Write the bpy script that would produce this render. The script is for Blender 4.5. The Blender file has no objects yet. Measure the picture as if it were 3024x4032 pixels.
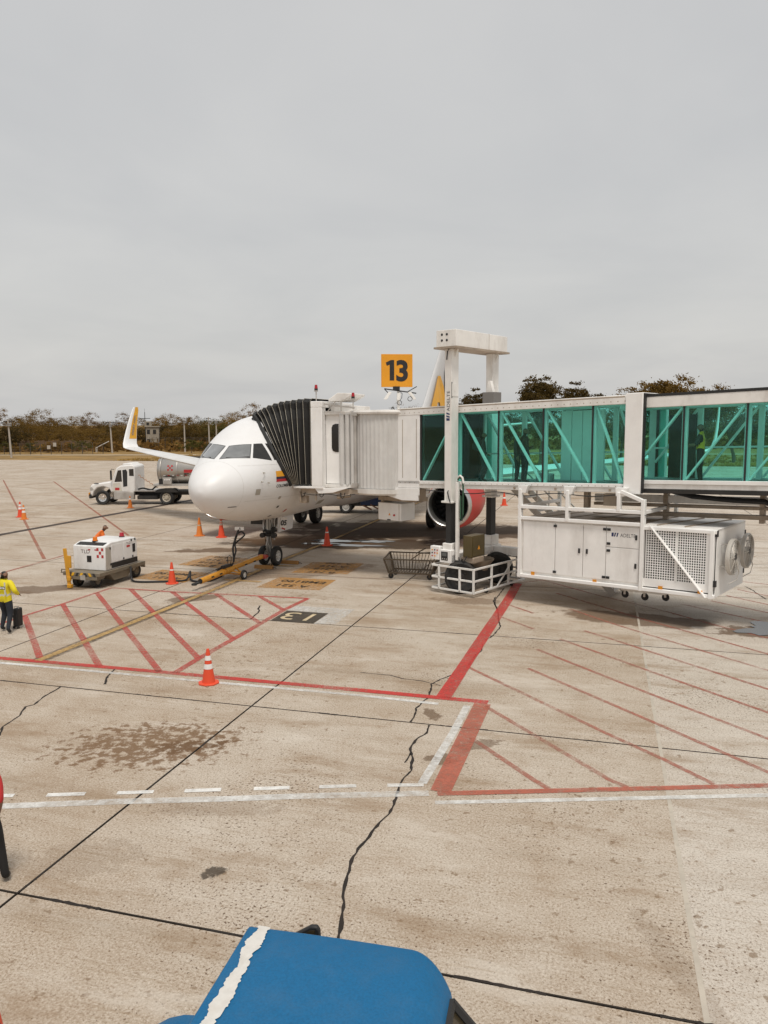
import bpy, bmesh, math, random
from mathutils import Vector, Matrix
R=math.radians
random.seed(7)
sc=bpy.context.scene
COL=sc.collection
# ---------------------------------------------------------------- camera
cd=bpy.data.cameras.new('camera'); cam=bpy.data.objects.new('camera',cd); COL.objects.link(cam)
cd.sensor_fit='VERTICAL'; cd.sensor_height=24.0; cd.lens=24.0*3055.0/4032.0
cd.clip_start=0.1; cd.clip_end=4000
cam.location=(0,0,5.47)
pit,rol=R(6.4355),R(-0.273)
F=Vector((0,math.cos(pit),-math.sin(pit))); U0=Vector((0,math.sin(pit),math.cos(pit))); X0=Vector((1,0,0))
RX=X0*math.cos(rol)+U0*math.sin(rol); UX=-X0*math.sin(rol)+U0*math.cos(rol)
cam.rotation_euler=Matrix((RX,UX,-F)).transposed().to_euler()
sc.camera=cam
# ---------------------------------------------------------------- world: overcast sky
w=bpy.data.worlds.new('World'); sc.world=w; w.use_nodes=True
nt=w.node_tree; nt.nodes.clear()
SUN_EL,SUN_AZ=R(66),R(168)
def N(t,**k):
    n=nt.nodes.new(t)
    for a,b in k.items(): setattr(n,a,b)
    return n
out=N('ShaderNodeOutputWorld'); bg=N('ShaderNodeBackground'); sky=N('ShaderNodeTexSky',sky_type='NISHITA')
sky.sun_disc=False; sky.sun_elevation=SUN_EL; sky.sun_rotation=SUN_AZ; sky.dust_density=4.0; sky.air_density=1.5
tc=N('ShaderNodeTexCoord'); sep=N('ShaderNodeSeparateXYZ'); nt.links.new(tc.outputs['Generated'],sep.inputs[0])
za=N('ShaderNodeMath',operation='ABSOLUTE'); nt.links.new(sep.outputs[2],za.inputs[0])
zb=N('ShaderNodeMath',operation='ADD'); nt.links.new(za.outputs[0],zb.inputs[0]); zb.inputs[1].default_value=.16
dx=N('ShaderNodeMath',operation='DIVIDE'); dy=N('ShaderNodeMath',operation='DIVIDE')
for d,i in((dx,0),(dy,1)): nt.links.new(sep.outputs[i],d.inputs[0]); nt.links.new(zb.outputs[0],d.inputs[1])
cb=N('ShaderNodeCombineXYZ'); nt.links.new(dx.outputs[0],cb.inputs[0]); nt.links.new(dy.outputs[0],cb.inputs[1])
n1=N('ShaderNodeTexNoise'); n1.inputs['Scale'].default_value=.95; n1.inputs['Detail'].default_value=6; n1.inputs['Roughness'].default_value=.52; n1.inputs['Distortion'].default_value=.35
nt.links.new(cb.outputs[0],n1.inputs['Vector'])
cr=N('ShaderNodeValToRGB'); cr.color_ramp.elements[0].position=.3; cr.color_ramp.elements[1].position=.72
cr.color_ramp.elements[0].color=(4.6,4.6,4.6,1); cr.color_ramp.elements[1].color=(5.4,5.33,5.2,1)
nt.links.new(n1.outputs['Fac'],cr.inputs[0])
mx=N('ShaderNodeMixRGB'); mx.inputs[0].default_value=.9
nt.links.new(sky.outputs[0],mx.inputs[1]); nt.links.new(cr.outputs[0],mx.inputs[2])
nt.links.new(mx.outputs[0],bg.inputs[0]); bg.inputs[1].default_value=.115; nt.links.new(bg.outputs[0],out.inputs[0])
# ---------------------------------------------------------------- sun through thin cloud
sd=bpy.data.lights.new('sun','SUN'); so=bpy.data.objects.new('sun',sd); COL.objects.link(so)
sd.energy=2.1; sd.angle=R(14); sd.color=(1,.94,.86)
# sky rotation 0 = +Y, clockwise seen from above
sdir=Vector((math.sin(SUN_AZ)*math.cos(SUN_EL),math.cos(SUN_AZ)*math.cos(SUN_EL),math.sin(SUN_EL)))
so.rotation_euler=sdir.to_track_quat('Z','Y').to_euler(); so.location=(0,0,60)
vs=sc.view_settings; vs.view_transform='Standard'; vs.look='None'; vs.exposure=0.12; vs.gamma=1.0; vs.use_curve_mapping=False
sc.cycles.max_bounces=7; sc.cycles.transparent_max_bounces=16
# ---------------------------------------------------------------- helpers
def tag(o,label=None,cat=None,group=None,kind=None):
    if label: o['label']=label
    if cat: o['category']=cat
    if group: o['group']=group
    if kind: o['kind']=kind
    return o
def empty(name,loc=(0,0,0),rz=0,label=None,cat=None,group=None):
    o=bpy.data.objects.new(name,None); COL.objects.link(o); o.location=loc; o.rotation_euler=(0,0,rz); o.empty_display_size=.2
    return tag(o,label,cat,group)
class MB:
    def __init__(s,xf=None): s.v=[]; s.f=[]; s.xf=xf; s.m=[]
    def add(s,vs,fs,mi=0):
        b=len(s.v); s.v+=[tuple(v) for v in vs]; s.f+=[tuple(i+b for i in f) for f in fs]; s.m+=[mi]*len(fs); return s
    def box(s,x0,x1,y0,y1,z0,z1,mi=0):
        return s.add([(x0,y0,z0),(x1,y0,z0),(x1,y1,z0),(x0,y1,z0),(x0,y0,z1),(x1,y0,z1),(x1,y1,z1),(x0,y1,z1)],[(0,3,2,1),(4,5,6,7),(0,1,5,4),(1,2,6,5),(2,3,7,6),(3,0,4,7)],mi)
    def bar(s,p,q,a,b,up=(0,0,1),mi=0):
        p,q=Vector(p),Vector(q); d=(q-p).normalized(); up=Vector(up)
        if abs(d.dot(up))>.99: up=Vector((1,0,0))
        r=d.cross(up).normalized(); u=r.cross(d); r*=a/2; u*=b/2
        vs=[p-r-u,p+r-u,p+r+u,p-r+u,q-r-u,q+r-u,q+r+u,q-r+u]
        return s.add(vs,[(0,1,2,3),(7,6,5,4),(0,4,5,1),(1,5,6,2),(2,6,7,3),(3,7,4,0)],mi)
    def tube(s,p,q,r,r2=None,n=12,caps=True,mi=0):
        r2=r if r2 is None else r2
        p,q=Vector(p),Vector(q); d=(q-p).normalized(); up=Vector((0,0,1)) if abs(d.z)<.95 else Vector((1,0,0))
        a=d.cross(up).normalized(); b=a.cross(d); vs=[]
        for c,rr in((p,r),(q,r2)):
            for i in range(n):
                t=2*math.pi*i/n; vs.append(c+a*rr*math.cos(t)+b*rr*math.sin(t))
        fs=[(i,i+n,(i+1)%n+n,(i+1)%n) for i in range(n)]
        if caps: fs+=[tuple(range(n)),tuple(range(2*n-1,n-1,-1))]
        return s.add(vs,fs,mi)
    def path(s,pts,r,n=8,mi=0):
        pts=[Vector(p) for p in pts]; vs=[]; fs=[]
        for k,p in enumerate(pts):
            d=(pts[min(k+1,len(pts)-1)]-pts[max(k-1,0)]).normalized(); up=Vector((0,0,1)) if abs(d.z)<.9 else Vector((1,0,0))
            a=d.cross(up).normalized(); b=a.cross(d); rr=r[k] if isinstance(r,(list,tuple)) else r
            for i in range(n):
                t=2*math.pi*i/n; vs.append(p+a*rr*math.cos(t)+b*rr*math.sin(t))
        for k in range(len(pts)-1):
            for i in range(n): fs.append((k*n+i,(k+1)*n+i,(k+1)*n+(i+1)%n,k*n+(i+1)%n))
        fs+=[tuple(range(n)),tuple(range(len(vs)-1,len(vs)-1-n,-1))]
        return s.add(vs,fs,mi)
    def lathe(s,prof,c=(0,0,0),axis='z',n=24,mi=0,a0=0,a1=2*math.pi):
        full=abs(a1-a0-2*math.pi)<1e-6; m=n if full else n+1; vs=[]; fs=[]; c=Vector(c)
        for r,h in prof:
            for i in range(m):
                t=a0+(a1-a0)*i/n; x,y=r*math.cos(t),r*math.sin(t)
                v=(x,y,h) if axis=='z' else ((h,x,y) if axis=='x' else (y,h,x)); vs.append(c+Vector(v))
        for k in range(len(prof)-1):
            for i in range(n if full else n): fs.append((k*m+i,k*m+(i+1)%m,(k+1)*m+(i+1)%m,(k+1)*m+i))
        return s.add(vs,fs,mi)
    def prism(s,poly,h0,h1,axis='y',mi=0):
        # poly in the other two axes, extruded along axis
        def P(a,b,h): return (a,h,b) if axis=='y' else ((a,b,h) if axis=='z' else (h,a,b))
        n=len(poly); vs=[P(a,b,h0) for a,b in poly]+[P(a,b,h1) for a,b in poly]
        return s.add(vs,[tuple(range(n)),tuple(range(2*n-1,n-1,-1))]+[(i,i+n,(i+1)%n+n,(i+1)%n) for i in range(n)],mi)
    def build(s,name,mat,parent=None,bevel=0,smooth=False,loc=None,seg=2):
        me=bpy.data.meshes.new(name); v=[s.xf(*p) for p in s.v] if s.xf else s.v
        me.from_pydata([tuple(p) for p in v],[],s.f); 
        bm=bmesh.new(); bm.from_mesh(me); bmesh.ops.recalc_face_normals(bm,faces=bm.faces); bm.to_mesh(me); bm.free()
        for m in (mat if isinstance(mat,(list,tuple)) else [mat]): me.materials.append(m)
        if any(s.m):
            for p,i in zip(me.polygons,s.m): p.material_index=i
        if smooth or bevel:
            me.polygons.foreach_set('use_smooth',[True]*len(me.polygons))
            me.set_sharp_from_angle(angle=R(smooth if smooth not in(True,False) else 38))
        o=bpy.data.objects.new(name,me); COL.objects.link(o)
        if parent: o.parent=parent
        if loc: o.location=loc
        if bevel:
            b=o.modifiers.new('bevel','BEVEL'); b.width=bevel; b.segments=seg; b.limit_method='ANGLE'; b.angle_limit=R(40)
        return o
def lerp(a,b,t): return a+(b-a)*t
def interp(x,xs,ys):
    if x<=xs[0]: return ys[0]
    for i in range(len(xs)-1):
        if x<=xs[i+1]: return lerp(ys[i],ys[i+1],(x-xs[i])/(xs[i+1]-xs[i]))
    return ys[-1]
def hermite(x,xs,ys):
    # smooth monotone-ish interpolation
    if x<=xs[0]: return ys[0]
    if x>=xs[-1]: return ys[-1]
    for i in range(len(xs)-1):
        if x<=xs[i+1]: break
    def sl(j):
        if j==0: return (ys[1]-ys[0])/(xs[1]-xs[0])
        if j==len(xs)-1: return (ys[-1]-ys[-2])/(xs[-1]-xs[-2])
        return (ys[j+1]-ys[j-1])/(xs[j+1]-xs[j-1])
    h=xs[i+1]-xs[i]; t=(x-xs[i])/h
    return (2*t**3-3*t**2+1)*ys[i]+(t**3-2*t**2+t)*h*sl(i)+(-2*t**3+3*t**2)*ys[i+1]+(t**3-t**2)*h*sl(i+1)
# ---- text as mesh: list of verts (u,v,0) and faces, then mapped
def text_mesh(name,body,size,mapf,mat,parent,bold=0,align='LEFT',shear=0,space=1.0,ext=0):
    c=bpy.data.curves.new('t','FONT'); c.body=body; c.size=size; c.align_x=align; c.offset=bold; c.shear=shear; c.space_character=space; c.resolution_u=4
    o=bpy.data.objects.new('t',c); COL.objects.link(o); bpy.context.view_layer.update()
    me=bpy.data.meshes.new_from_object(o.evaluated_get(bpy.context.evaluated_depsgraph_get()))
    bpy.data.objects.remove(o); bpy.data.curves.remove(c)
    for v in me.vertices: v.co=mapf(v.co.x,v.co.y)
    me.name=name; me.materials.clear(); me.materials.append(mat)
    ob=bpy.data.objects.new(name,me); COL.objects.link(ob); ob.parent=parent
    return ob
# ---- materials
MATS={}
def mat(name,col,rough=.5,metal=0.0,var=.1,scale=2.0,dirt=0.0,dirtcol=(.16,.1,.055),dscale=1.2,bump=0.0,bscale=60,spec=.5,coat=0,streak=False,gen='Object'):
    if name in MATS: return MATS[name]
    m=bpy.data.materials.new(name); m.use_nodes=True; t=m.node_tree; b=t.nodes['Principled BSDF']; L=t.links.new
    b.inputs['Roughness'].default_value=rough; b.inputs['Metallic'].default_value=metal; b.inputs['Specular IOR Level'].default_value=spec; b.inputs['Coat Weight'].default_value=coat
    tcn=t.nodes.new('ShaderNodeTexCoord'); src=tcn.outputs[gen]
    if streak:
        mp=t.nodes.new('ShaderNodeMapping'); mp.inputs['Scale'].default_value=(1,1,.35); L(src,mp.inputs[0]); src2=mp.outputs[0]
    else: src2=src
    nz=t.nodes.new('ShaderNodeTexNoise'); nz.inputs['Scale'].default_value=scale; nz.inputs['Detail'].default_value=6; nz.inputs['Roughness'].default_value=.6; L(src,nz.inputs['Vector'])
    r=t.nodes.new('ShaderNodeValToRGB'); r.color_ramp.elements[0].position=.3; r.color_ramp.elements[1].position=.7
    r.color_ramp.elements[0].color=tuple(max(0,c*(1-var)) for c in col)+(1,); r.color_ramp.elements[1].color=tuple(min(1,c*(1+var)) for c in col)+(1,)
    L(nz.outputs['Fac'],r.inputs[0]); cout=r.outputs[0]
    if dirt:
        n2=t.nodes.new('ShaderNodeTexNoise'); n2.inputs['Scale'].default_value=dscale; n2.inputs['Detail'].default_value=9; n2.inputs['Roughness'].default_value=.68; L(src2,n2.inputs['Vector'])
        r2=t.nodes.new('ShaderNodeValToRGB'); r2.color_ramp.elements[0].position=.47; r2.color_ramp.elements[1].position=.78; r2.color_ramp.elements[0].color=(0,0,0,1); r2.color_ramp.elements[1].color=(dirt,dirt,dirt,1)
        L(n2.outputs['Fac'],r2.inputs[0]); mxn=t.nodes.new('ShaderNodeMixRGB'); L(r2.outputs[0],mxn.inputs[0]); L(cout,mxn.inputs[1]); mxn.inputs[2].default_value=dirtcol+(1,); cout=mxn.outputs[0]
    L(cout,b.inputs['Base Color'])
    rr=t.nodes.new('ShaderNodeMapRange'); rr.inputs['To Min'].default_value=max(.02,rough-.1); rr.inputs['To Max'].default_value=min(1,rough+.12); L(nz.outputs['Fac'],rr.inputs['Value']); L(rr.outputs[0],b.inputs['Roughness'])
    if bump:
        n3=t.nodes.new('ShaderNodeTexNoise'); n3.inputs['Scale'].default_value=bscale; n3.inputs['Detail'].default_value=4; L(src,n3.inputs['Vector'])
        bp=t.nodes.new('ShaderNodeBump'); bp.inputs['Strength'].default_value=bump; bp.inputs['Distance'].default_value=.02; L(n3.outputs['Fac'],bp.inputs['Height']); L(bp.outputs[0],b.inputs['Normal'])
    MATS[name]=m; return m
def glass(name,col,refl=.12,rough=.03,milk=.0,milkcol=(.4,.78,.7)):
    if name in MATS: return MATS[name]
    m=bpy.data.materials.new(name); m.use_nodes=True; t=m.node_tree; t.nodes.clear(); L=t.links.new
    o=t.nodes.new('ShaderNodeOutputMaterial'); tr=t.nodes.new('ShaderNodeBsdfTransparent'); tr.inputs[0].default_value=col+(1,)
    gl=t.nodes.new('ShaderNodeBsdfGlossy'); gl.inputs['Roughness'].default_value=rough; gl.inputs[0].default_value=(.85,.95,.92,1)
    fr=t.nodes.new('ShaderNodeFresnel'); fr.inputs[0].default_value=1.5
    a=t.nodes.new('ShaderNodeMath'); a.operation='MULTIPLY_ADD'; a.inputs[1].default_value=.35; a.inputs[2].default_value=refl*.01; L(fr.outputs[0],a.inputs[0])
    mx=t.nodes.new('ShaderNodeMixShader'); L(a.outputs[0],mx.inputs[0]); L(tr.outputs[0],mx.inputs[1]); L(gl.outputs[0],mx.inputs[2]); df=t.nodes.new('ShaderNodeBsdfDiffuse'); df.inputs[0].default_value=milkcol+(1,); m2=t.nodes.new('ShaderNodeMixShader')
    tcn=t.nodes.new('ShaderNodeTexCoord'); nz=t.nodes.new('ShaderNodeTexNoise'); nz.inputs['Scale'].default_value=1.1; nz.inputs['Detail'].default_value=8; nz.inputs['Roughness'].default_value=.65; L(tcn.outputs['Object'],nz.inputs['Vector'])
    mr=t.nodes.new('ShaderNodeMapRange'); mr.inputs['From Min'].default_value=.3; mr.inputs['From Max'].default_value=.75; mr.inputs['To Min'].default_value=milk*.5; mr.inputs['To Max'].default_value=milk*1.8; L(nz.outputs['Fac'],mr.inputs['Value'])
    L(mr.outputs[0],m2.inputs[0]); L(mx.outputs[0],m2.inputs[1]); L(df.outputs[0],m2.inputs[2]); L(m2.outputs[0],o.inputs[0])
    MATS[name]=m; return m
def paint_worn(name,col,wear,scale=9,rough=.75,soft=.22,var=.12,opac=1.0):
    # road paint that has worn through to the concrete
    m=mat(name,col,rough,var=var,scale=3,gen='Object'); t=m.node_tree; L=t.links.new; b=t.nodes['Principled BSDF']; o=t.nodes['Material Output']
    tcn=t.nodes.new('ShaderNodeTexCoord'); n=t.nodes.new('ShaderNodeTexNoise'); n.inputs['Scale'].default_value=scale; n.inputs['Detail'].default_value=10; n.inputs['Roughness'].default_value=.72; L(tcn.outputs['Object'],n.inputs['Vector'])
    n2=t.nodes.new('ShaderNodeTexNoise'); n2.inputs['Scale'].default_value=.5; n2.inputs['Detail'].default_value=4; L(tcn.outputs['Object'],n2.inputs['Vector'])
    ad=t.nodes.new('ShaderNodeMath'); ad.operation='MULTIPLY_ADD'; ad.inputs[1].default_value=.6; L(n2.outputs['Fac'],ad.inputs[0]); L(n.outputs['Fac'],ad.inputs[2])
    mr=t.nodes.new('ShaderNodeMapRange'); mr.inputs['From Min'].default_value=.5+wear-soft; mr.inputs['From Max'].default_value=.5+wear+soft; mr.inputs['To Max'].default_value=opac; L(ad.outputs[0],mr.inputs['Value'])
    tr=t.nodes.new('ShaderNodeBsdfTransparent'); mx=t.nodes.new('ShaderNodeMixShader'); L(mr.outputs[0],mx.inputs[0]); L(tr.outputs[0],mx.inputs[1]); L(b.outputs[0],mx.inputs[2]); L(mx.outputs[0],o.inputs[0])
    return m
WHITE=mat('white_paint',(.86,.85,.83),.45,var=.04,dirt=.2,dscale=.9,streak=True)
WHITE2=mat('white_steel',(.82,.8,.765),.5,var=.05,dirt=.4,dscale=1.6,streak=True)
STEEL=mat('galvanised_steel',(.5,.48,.45),.45,.55,var=.15,dirt=.4)
RUSTY=mat('dirty_steel',(.38,.31,.24),.6,.2,var=.2,dirt=.6,dscale=3)
DARK=mat('dark_metal',(.03,.029,.028),.55,.3,var=.3,dirt=.25,dirtcol=(.12,.09,.06))
BLACK=mat('black_rubber',(.018,.018,.018),.75,var=.3,dirt=.35,dirtcol=(.1,.08,.06),dscale=4,bump=.2)
BLK=mat('black_print',(.02,.02,.022),.5,var=.1)
NAVY=mat('navy_print',(.02,.03,.12),.5,var=.1)
REDP=mat('red_print',(.45,.03,.03),.5,var=.12)
ORNG=mat('orange_sticker',(.75,.3,.02),.5,var=.1)
ALU=mat('polished_metal',(.75,.73,.7),.22,1.0,var=.05,scale=1)
LINES= [["red",0.2,[[-9.546,18.019],[-6.595,17.25],[-3.397,16.363],[-0.608,15.577],[2.038,14.817]]],["hatch",0.13,[[-10.861,20.328],[-10.655,21.253],[-10.443,22.052],[-9.953,23.484],[-9.263,25.889]]],["hatch",0.13,[[-9.263,25.889],[-7.015,25.196],[-5.497,24.854],[-2.427,24.119]]],["hatch",0.18,[[-2.427,24.119],[-3.001,22.575],[-3.621,20.378],[-4.396,17.776],[-4.665,16.746]]],["hatch",0.16,[[-10.425,22.013],[-8.185,17.917]]],["hatch",0.16,[[-9.925,23.471],[-6.531,17.249]]],["hatch",0.16,[[-9.494,25.134],[-5.026,16.823]]],["hatch",0.16,[[-8.567,25.71],[-4.404,17.836]]],["hatch",0.16,[[-7.015,25.196],[-3.889,19.464]]],["hatch",0.16,[[-5.489,24.815],[-3.46,21.073]]],["hatch",0.16,[[-4.007,24.445],[-3.005,22.607]]],["red",0.3,[[4.591,26.284],[3.997,24.236],[1.172,15.086]]],["faded",0.32,[[1.919,14.734],[0.824,11.073]]],["faded",0.14,[[0.774,11.01],[2.215,11.067],[5.801,11.219],[6.498,11.254],[15.487,11.705]]],["faint",0.1,[[1.504,13.073],[2.288,11.451],[2.461,11.154]]],["faint",0.1,[[1.958,14.609],[3.462,11.438],[3.66,11.192]]],["faint",0.1,[[1.887,17.064],[3.966,13.178],[4.564,12.147],[5.002,11.278]]],["faint",0.1,[[3.223,16.952],[4.414,14.729],[4.981,13.668],[6.026,11.675],[6.368,11.017],[8.674,6.58]]],["faint",0.1,[[3.714,18.431],[4.855,16.251],[5.422,15.205],[6.667,12.979],[7.06,12.276],[9.5,7.912]]],["faint",0.1,[[4.485,19.319],[5.304,17.802],[5.852,16.767],[7.271,14.205],[7.682,13.408],[9.974,8.964]]],["faint",0.1,[[3.339,21.598],[3.989,20.318]]],["faint",0.1,[[5.298,20.114],[5.757,19.368],[6.315,18.335],[7.911,15.504],[8.379,14.676],[10.839,10.323]]],["faint",0.1,[[3.746,23.189],[4.322,22.057]]],["faint",0.1,[[5.535,22.499],[6.214,20.947],[6.76,19.886],[8.513,16.726],[8.998,15.804],[11.326,11.379]]],["faint",0.1,[[5.584,24.724],[6.675,22.54],[7.207,21.408],[8.116,19.772],[9.112,17.944],[9.636,16.964],[11.994,12.555]]],["faint",0.1,[[5.573,26.853],[6.907,24.265],[7.7,23.074],[8.306,22.039],[9.001,20.622],[9.79,19.321],[12.383,15.046]]],["faint",0.1,[[9.017,23.113],[10.55,20.865],[13.367,16.734]]],["faint",0.1,[[10.097,23.535],[11.101,21.984],[13.818,17.787]]],["faint",0.1,[[10.891,24.27],[11.598,22.993],[14.02,18.619]]],["faint",0.1,[[11.664,25.172],[12.177,24.169],[14.454,19.717]]],["faint",0.1,[[12.292,26.538],[13.038,25.917],[16.881,22.718]]],["faint",0.08,[[4.606,26.37],[5.573,26.853]]],["yellow",0.2,[[-8.121,17.677],[-8.095,17.795],[-5.405,26.475],[-4.117,31.272],[-2.931,35.057],[-0.925,42.306],[3.618,58.455]]],["yellow",0.22,[[-5.683,27.19],[-4.339,26.755]]],["yellow",0.18,[[-4.814,30.025],[-3.489,29.771]]],["white",0.12,[[-9.371,17.677],[-8.953,17.553],[-4.017,16.204],[-0.597,15.273],[1.051,14.746]]],["white",0.14,[[1.61,14.641],[1.189,13.234],[0.634,11.564],[0.564,11.341]]],["white",0.11,[[0.722,10.737],[2.16,10.784],[5.651,10.913],[6.324,10.938],[15.318,11.272]]],["dash",0.105,[[-6.035,10.998],[-5.534,11.017]]],["dash",0.105,[[-5.05,11.028],[-4.488,11.063]]],["dash",0.105,[[-4.019,11.082],[-3.482,11.117]]],["dash",0.105,[[-3.021,11.137],[-2.478,11.172]]],["dash",0.105,[[-1.988,11.2],[-1.453,11.227]]],["dash",0.105,[[-1.004,11.248],[-0.442,11.275]]],["dash",0.105,[[0.03,11.287],[0.585,11.298]]],["white",0.17,[[-5.863,10.665],[-5.542,10.692],[-3.928,10.813],[-2.309,10.883],[-1.195,10.958],[0.647,11.027]]],["far",0.14,[[-39.016,79.419],[-14.049,31.666]]],["far",0.14,[[-32.778,76.874],[-12.801,38.486]]],["faint",0.16,[[-14.42,28.298],[-13.609,32.593]]],["dark",0.5,[[-19.867,36.12],[-19.48,38.981],[-15.223,53.372],[-13.836,58.319]]],["far",0.1,[[-32.348,101.367],[-30.551,103.036]]]]
PATCHES= [["orange",[[-4.344,25.859],[-3.798,27.607],[-1.703,27.05],[-2.147,25.324]]],["orange",[[-3.468,28.469],[-2.852,30.708],[-0.794,30.309],[-1.364,28.072]]],["black",[[-3.218,21.32],[-2.887,22.51],[-1.635,22.144],[-1.976,20.99]]],["white",[[-2.673,23.154],[-0.891,22.628],[-1.334,20.95],[-1.96,20.976],[-1.628,22.143],[-2.876,22.541]]]]
CRACKS= [[0.035,[[0.813,13.661],[0.73,13.298],[0.52,12.967],[0.439,12.707],[0.429,12.429],[0.446,12.267],[0.419,11.805],[0.292,11.564],[0.222,11.331],[0.174,10.976],[0.098,10.602],[0.057,10.404],[-0.087,10.177],[-0.214,9.817],[-0.352,9.513],[-0.429,9.226],[-0.487,8.81],[-0.495,8.481],[-0.483,8.099],[-0.506,7.817],[-0.51,7.639]]],[0.03,[[0.429,12.429],[0.317,12.084]]],[0.035,[[0.465,13.827],[0.568,14.154],[0.609,14.512],[0.838,15.041],[0.905,15.239],[0.988,15.91],[1.201,16.22],[1.546,16.587]]],[0.035,[[1.871,17.07],[2.039,17.584],[2.187,18.018],[2.361,18.356],[2.453,18.95]]],[0.035,[[2.562,19.261],[2.809,19.645],[3.139,20.534],[3.215,21.432],[3.338,22.409],[3.393,23.666],[3.54,24.246]]],[0.02,[[-0.552,16.714],[0.119,16.513],[0.385,16.277],[0.795,16.135],[0.992,15.972],[1.171,15.821]]],[0.035,[[3.35,22.442],[3.373,23.268],[3.473,23.85],[4.029,25.603]]],[0.035,[[-6.829,15.865],[-6.929,15.322],[-6.94,14.813],[-7.052,14.702],[-6.953,14.229],[-7.004,13.688],[-6.851,13.275]]],[0.045,[[-6.113,17.035],[-6.08,16.458],[-5.963,16.004]]],[0.045,[[-3.793,23.174],[-3.792,22.818],[-3.695,22.47],[-3.77,21.703],[-3.8,21.493]]],[0.035,[[12.129,25.63],[12.1,25.026],[12.022,24.664],[11.89,23.701]]]]
SPOT= {"cone1": [-3.758, 16.052], "cone2": [-7.385, 26.564], "cone3": [-9.19, 38.276], "cone4": [-7.985, 37.711], "cone5": [-2.6, 34.972], "cone6": [-22.019, 46.685], "cone7": [-21.265, 45.516], "cone8": [-16.98, 51.643], "cone9": [8.117, 52.13], "worker": [-10.106, 20.289], "suit": [-9.971, 20.757], "blot": [-2.128, 9.008], "splat": [-3.846, 12.874], "puddle": [-2.031, 35.562], "puddle2": [10.032, 20.003], "acshade": [7.348, 20.981], "tyrem": [-2.297, 47.75], "gpuw": [-8.82, 27.8], "stain_shade1": [-12.278, 25.352], "stain_shade2": [-7.515, 34.246], "cartc": [1.088, 28.011]}
BEL= [[2.469, 6.407, 2.463, 3.345], [2.182, 6.411, 2.262, 3.341], [1.929, 6.394, 2.037, 3.337], [1.691, 6.365, 1.956, 3.336], [1.443, 6.34, 1.911, 3.335], [1.217, 6.314, 1.871, 3.334], [0.966, 6.252, 1.834, 3.333], [0.736, 6.185, 1.798, 3.333], [0.55, 6.105, 1.762, 3.332], [0.387, 6.024, 1.73, 3.331], [0.245, 5.901, 1.653, 3.309]]
#xf [-1.7507555099167091, -2.0716152788989857, -2.277148003436358, -2.385910076261831, -2.4164029645910214, -2.3690614732094573, -2.2354019001562437, -2.016031410085332, -1.5687095857681446, None]
RIBS= [[[-1.64,2.48,3.348],[-1.64,2.481,3.692],[-1.64,2.481,4.034],[-1.64,2.482,4.376],[-1.64,2.483,4.716],[-1.64,2.484,5.056],[-1.64,2.484,5.395],[-1.64,2.485,5.732],[-1.64,2.486,6.069],[-1.64,2.486,6.405]],[[-1.651,2.284,3.346],[-1.683,2.289,3.692],[-1.704,2.289,4.035],[-1.715,2.285,4.377],[-1.718,2.277,4.718],[-1.713,2.266,5.057],[-1.7,2.252,5.396],[-1.678,2.234,5.734],[-1.633,2.205,6.072],[-1.633,2.197,6.41]],[[-1.662,2.065,3.342],[-1.726,2.081,3.689],[-1.767,2.087,4.032],[-1.789,2.085,4.372],[-1.795,2.075,4.71],[-1.786,2.059,5.047],[-1.759,2.035,5.383],[-1.715,2.004,5.72],[-1.626,1.952,6.057],[-1.626,1.94,6.393]],[[-1.673,1.989,3.342],[-1.769,2.002,3.687],[-1.831,2.0,4.027],[-1.864,1.985,4.363],[-1.873,1.96,4.697],[-1.859,1.925,5.03],[-1.819,1.878,5.362],[-1.753,1.819,5.695],[-1.619,1.729,6.031],[-1.619,1.7,6.364]],[[-1.684,1.949,3.342],[-1.813,1.954,3.686],[-1.895,1.939,4.023],[-1.938,1.907,4.356],[-1.951,1.862,4.686],[-1.932,1.802,5.015],[-1.878,1.726,5.344],[-1.79,1.634,5.674],[-1.611,1.5,6.008],[-1.611,1.449,6.34]],[[-1.695,1.913,3.342],[-1.856,1.913,3.685],[-1.959,1.887,4.019],[-2.013,1.84,4.349],[-2.028,1.776,4.676],[-2.005,1.693,5.001],[-1.938,1.591,5.326],[-1.828,1.468,5.653],[-1.604,1.291,5.985],[-1.604,1.219,6.314]],[[-1.706,1.882,3.342],[-1.899,1.873,3.679],[-2.022,1.834,4.008],[-2.088,1.769,4.33],[-2.106,1.683,4.649],[-2.077,1.575,4.966],[-1.997,1.442,5.284],[-1.866,1.285,5.603],[-1.597,1.061,5.929],[-1.597,0.964,6.252]],[[-1.718,1.851,3.342],[-1.942,1.836,3.674],[-2.086,1.785,3.995],[-2.162,1.705,4.309],[-2.183,1.6,4.62],[-2.15,1.469,4.929],[-2.057,1.308,5.239],[-1.903,1.118,5.55],[-1.59,0.849,5.868],[-1.59,0.731,6.185]],[[-1.729,1.82,3.343],[-1.985,1.804,3.667],[-2.15,1.747,3.98],[-2.237,1.656,4.285],[-2.261,1.537,4.586],[-2.223,1.387,4.886],[-2.116,1.204,5.185],[-1.941,0.987,5.488],[-1.583,0.677,5.796],[-1.583,0.542,6.105]],[[-1.74,1.794,3.343],[-2.028,1.778,3.66],[-2.213,1.718,3.965],[-2.311,1.618,4.261],[-2.339,1.486,4.553],[-2.296,1.321,4.842],[-2.176,1.117,5.132],[-1.978,0.873,5.425],[-1.576,0.525,5.724],[-1.576,0.375,6.025]],[[-1.751,1.721,3.322],[-2.072,1.715,3.63],[-2.277,1.658,3.925],[-2.386,1.558,4.21],[-2.416,1.421,4.49],[-2.369,1.247,4.768],[-2.235,1.029,5.045],[-2.016,0.767,5.325],[-1.569,0.387,5.612],[-1.569,0.229,5.902]]]
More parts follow.
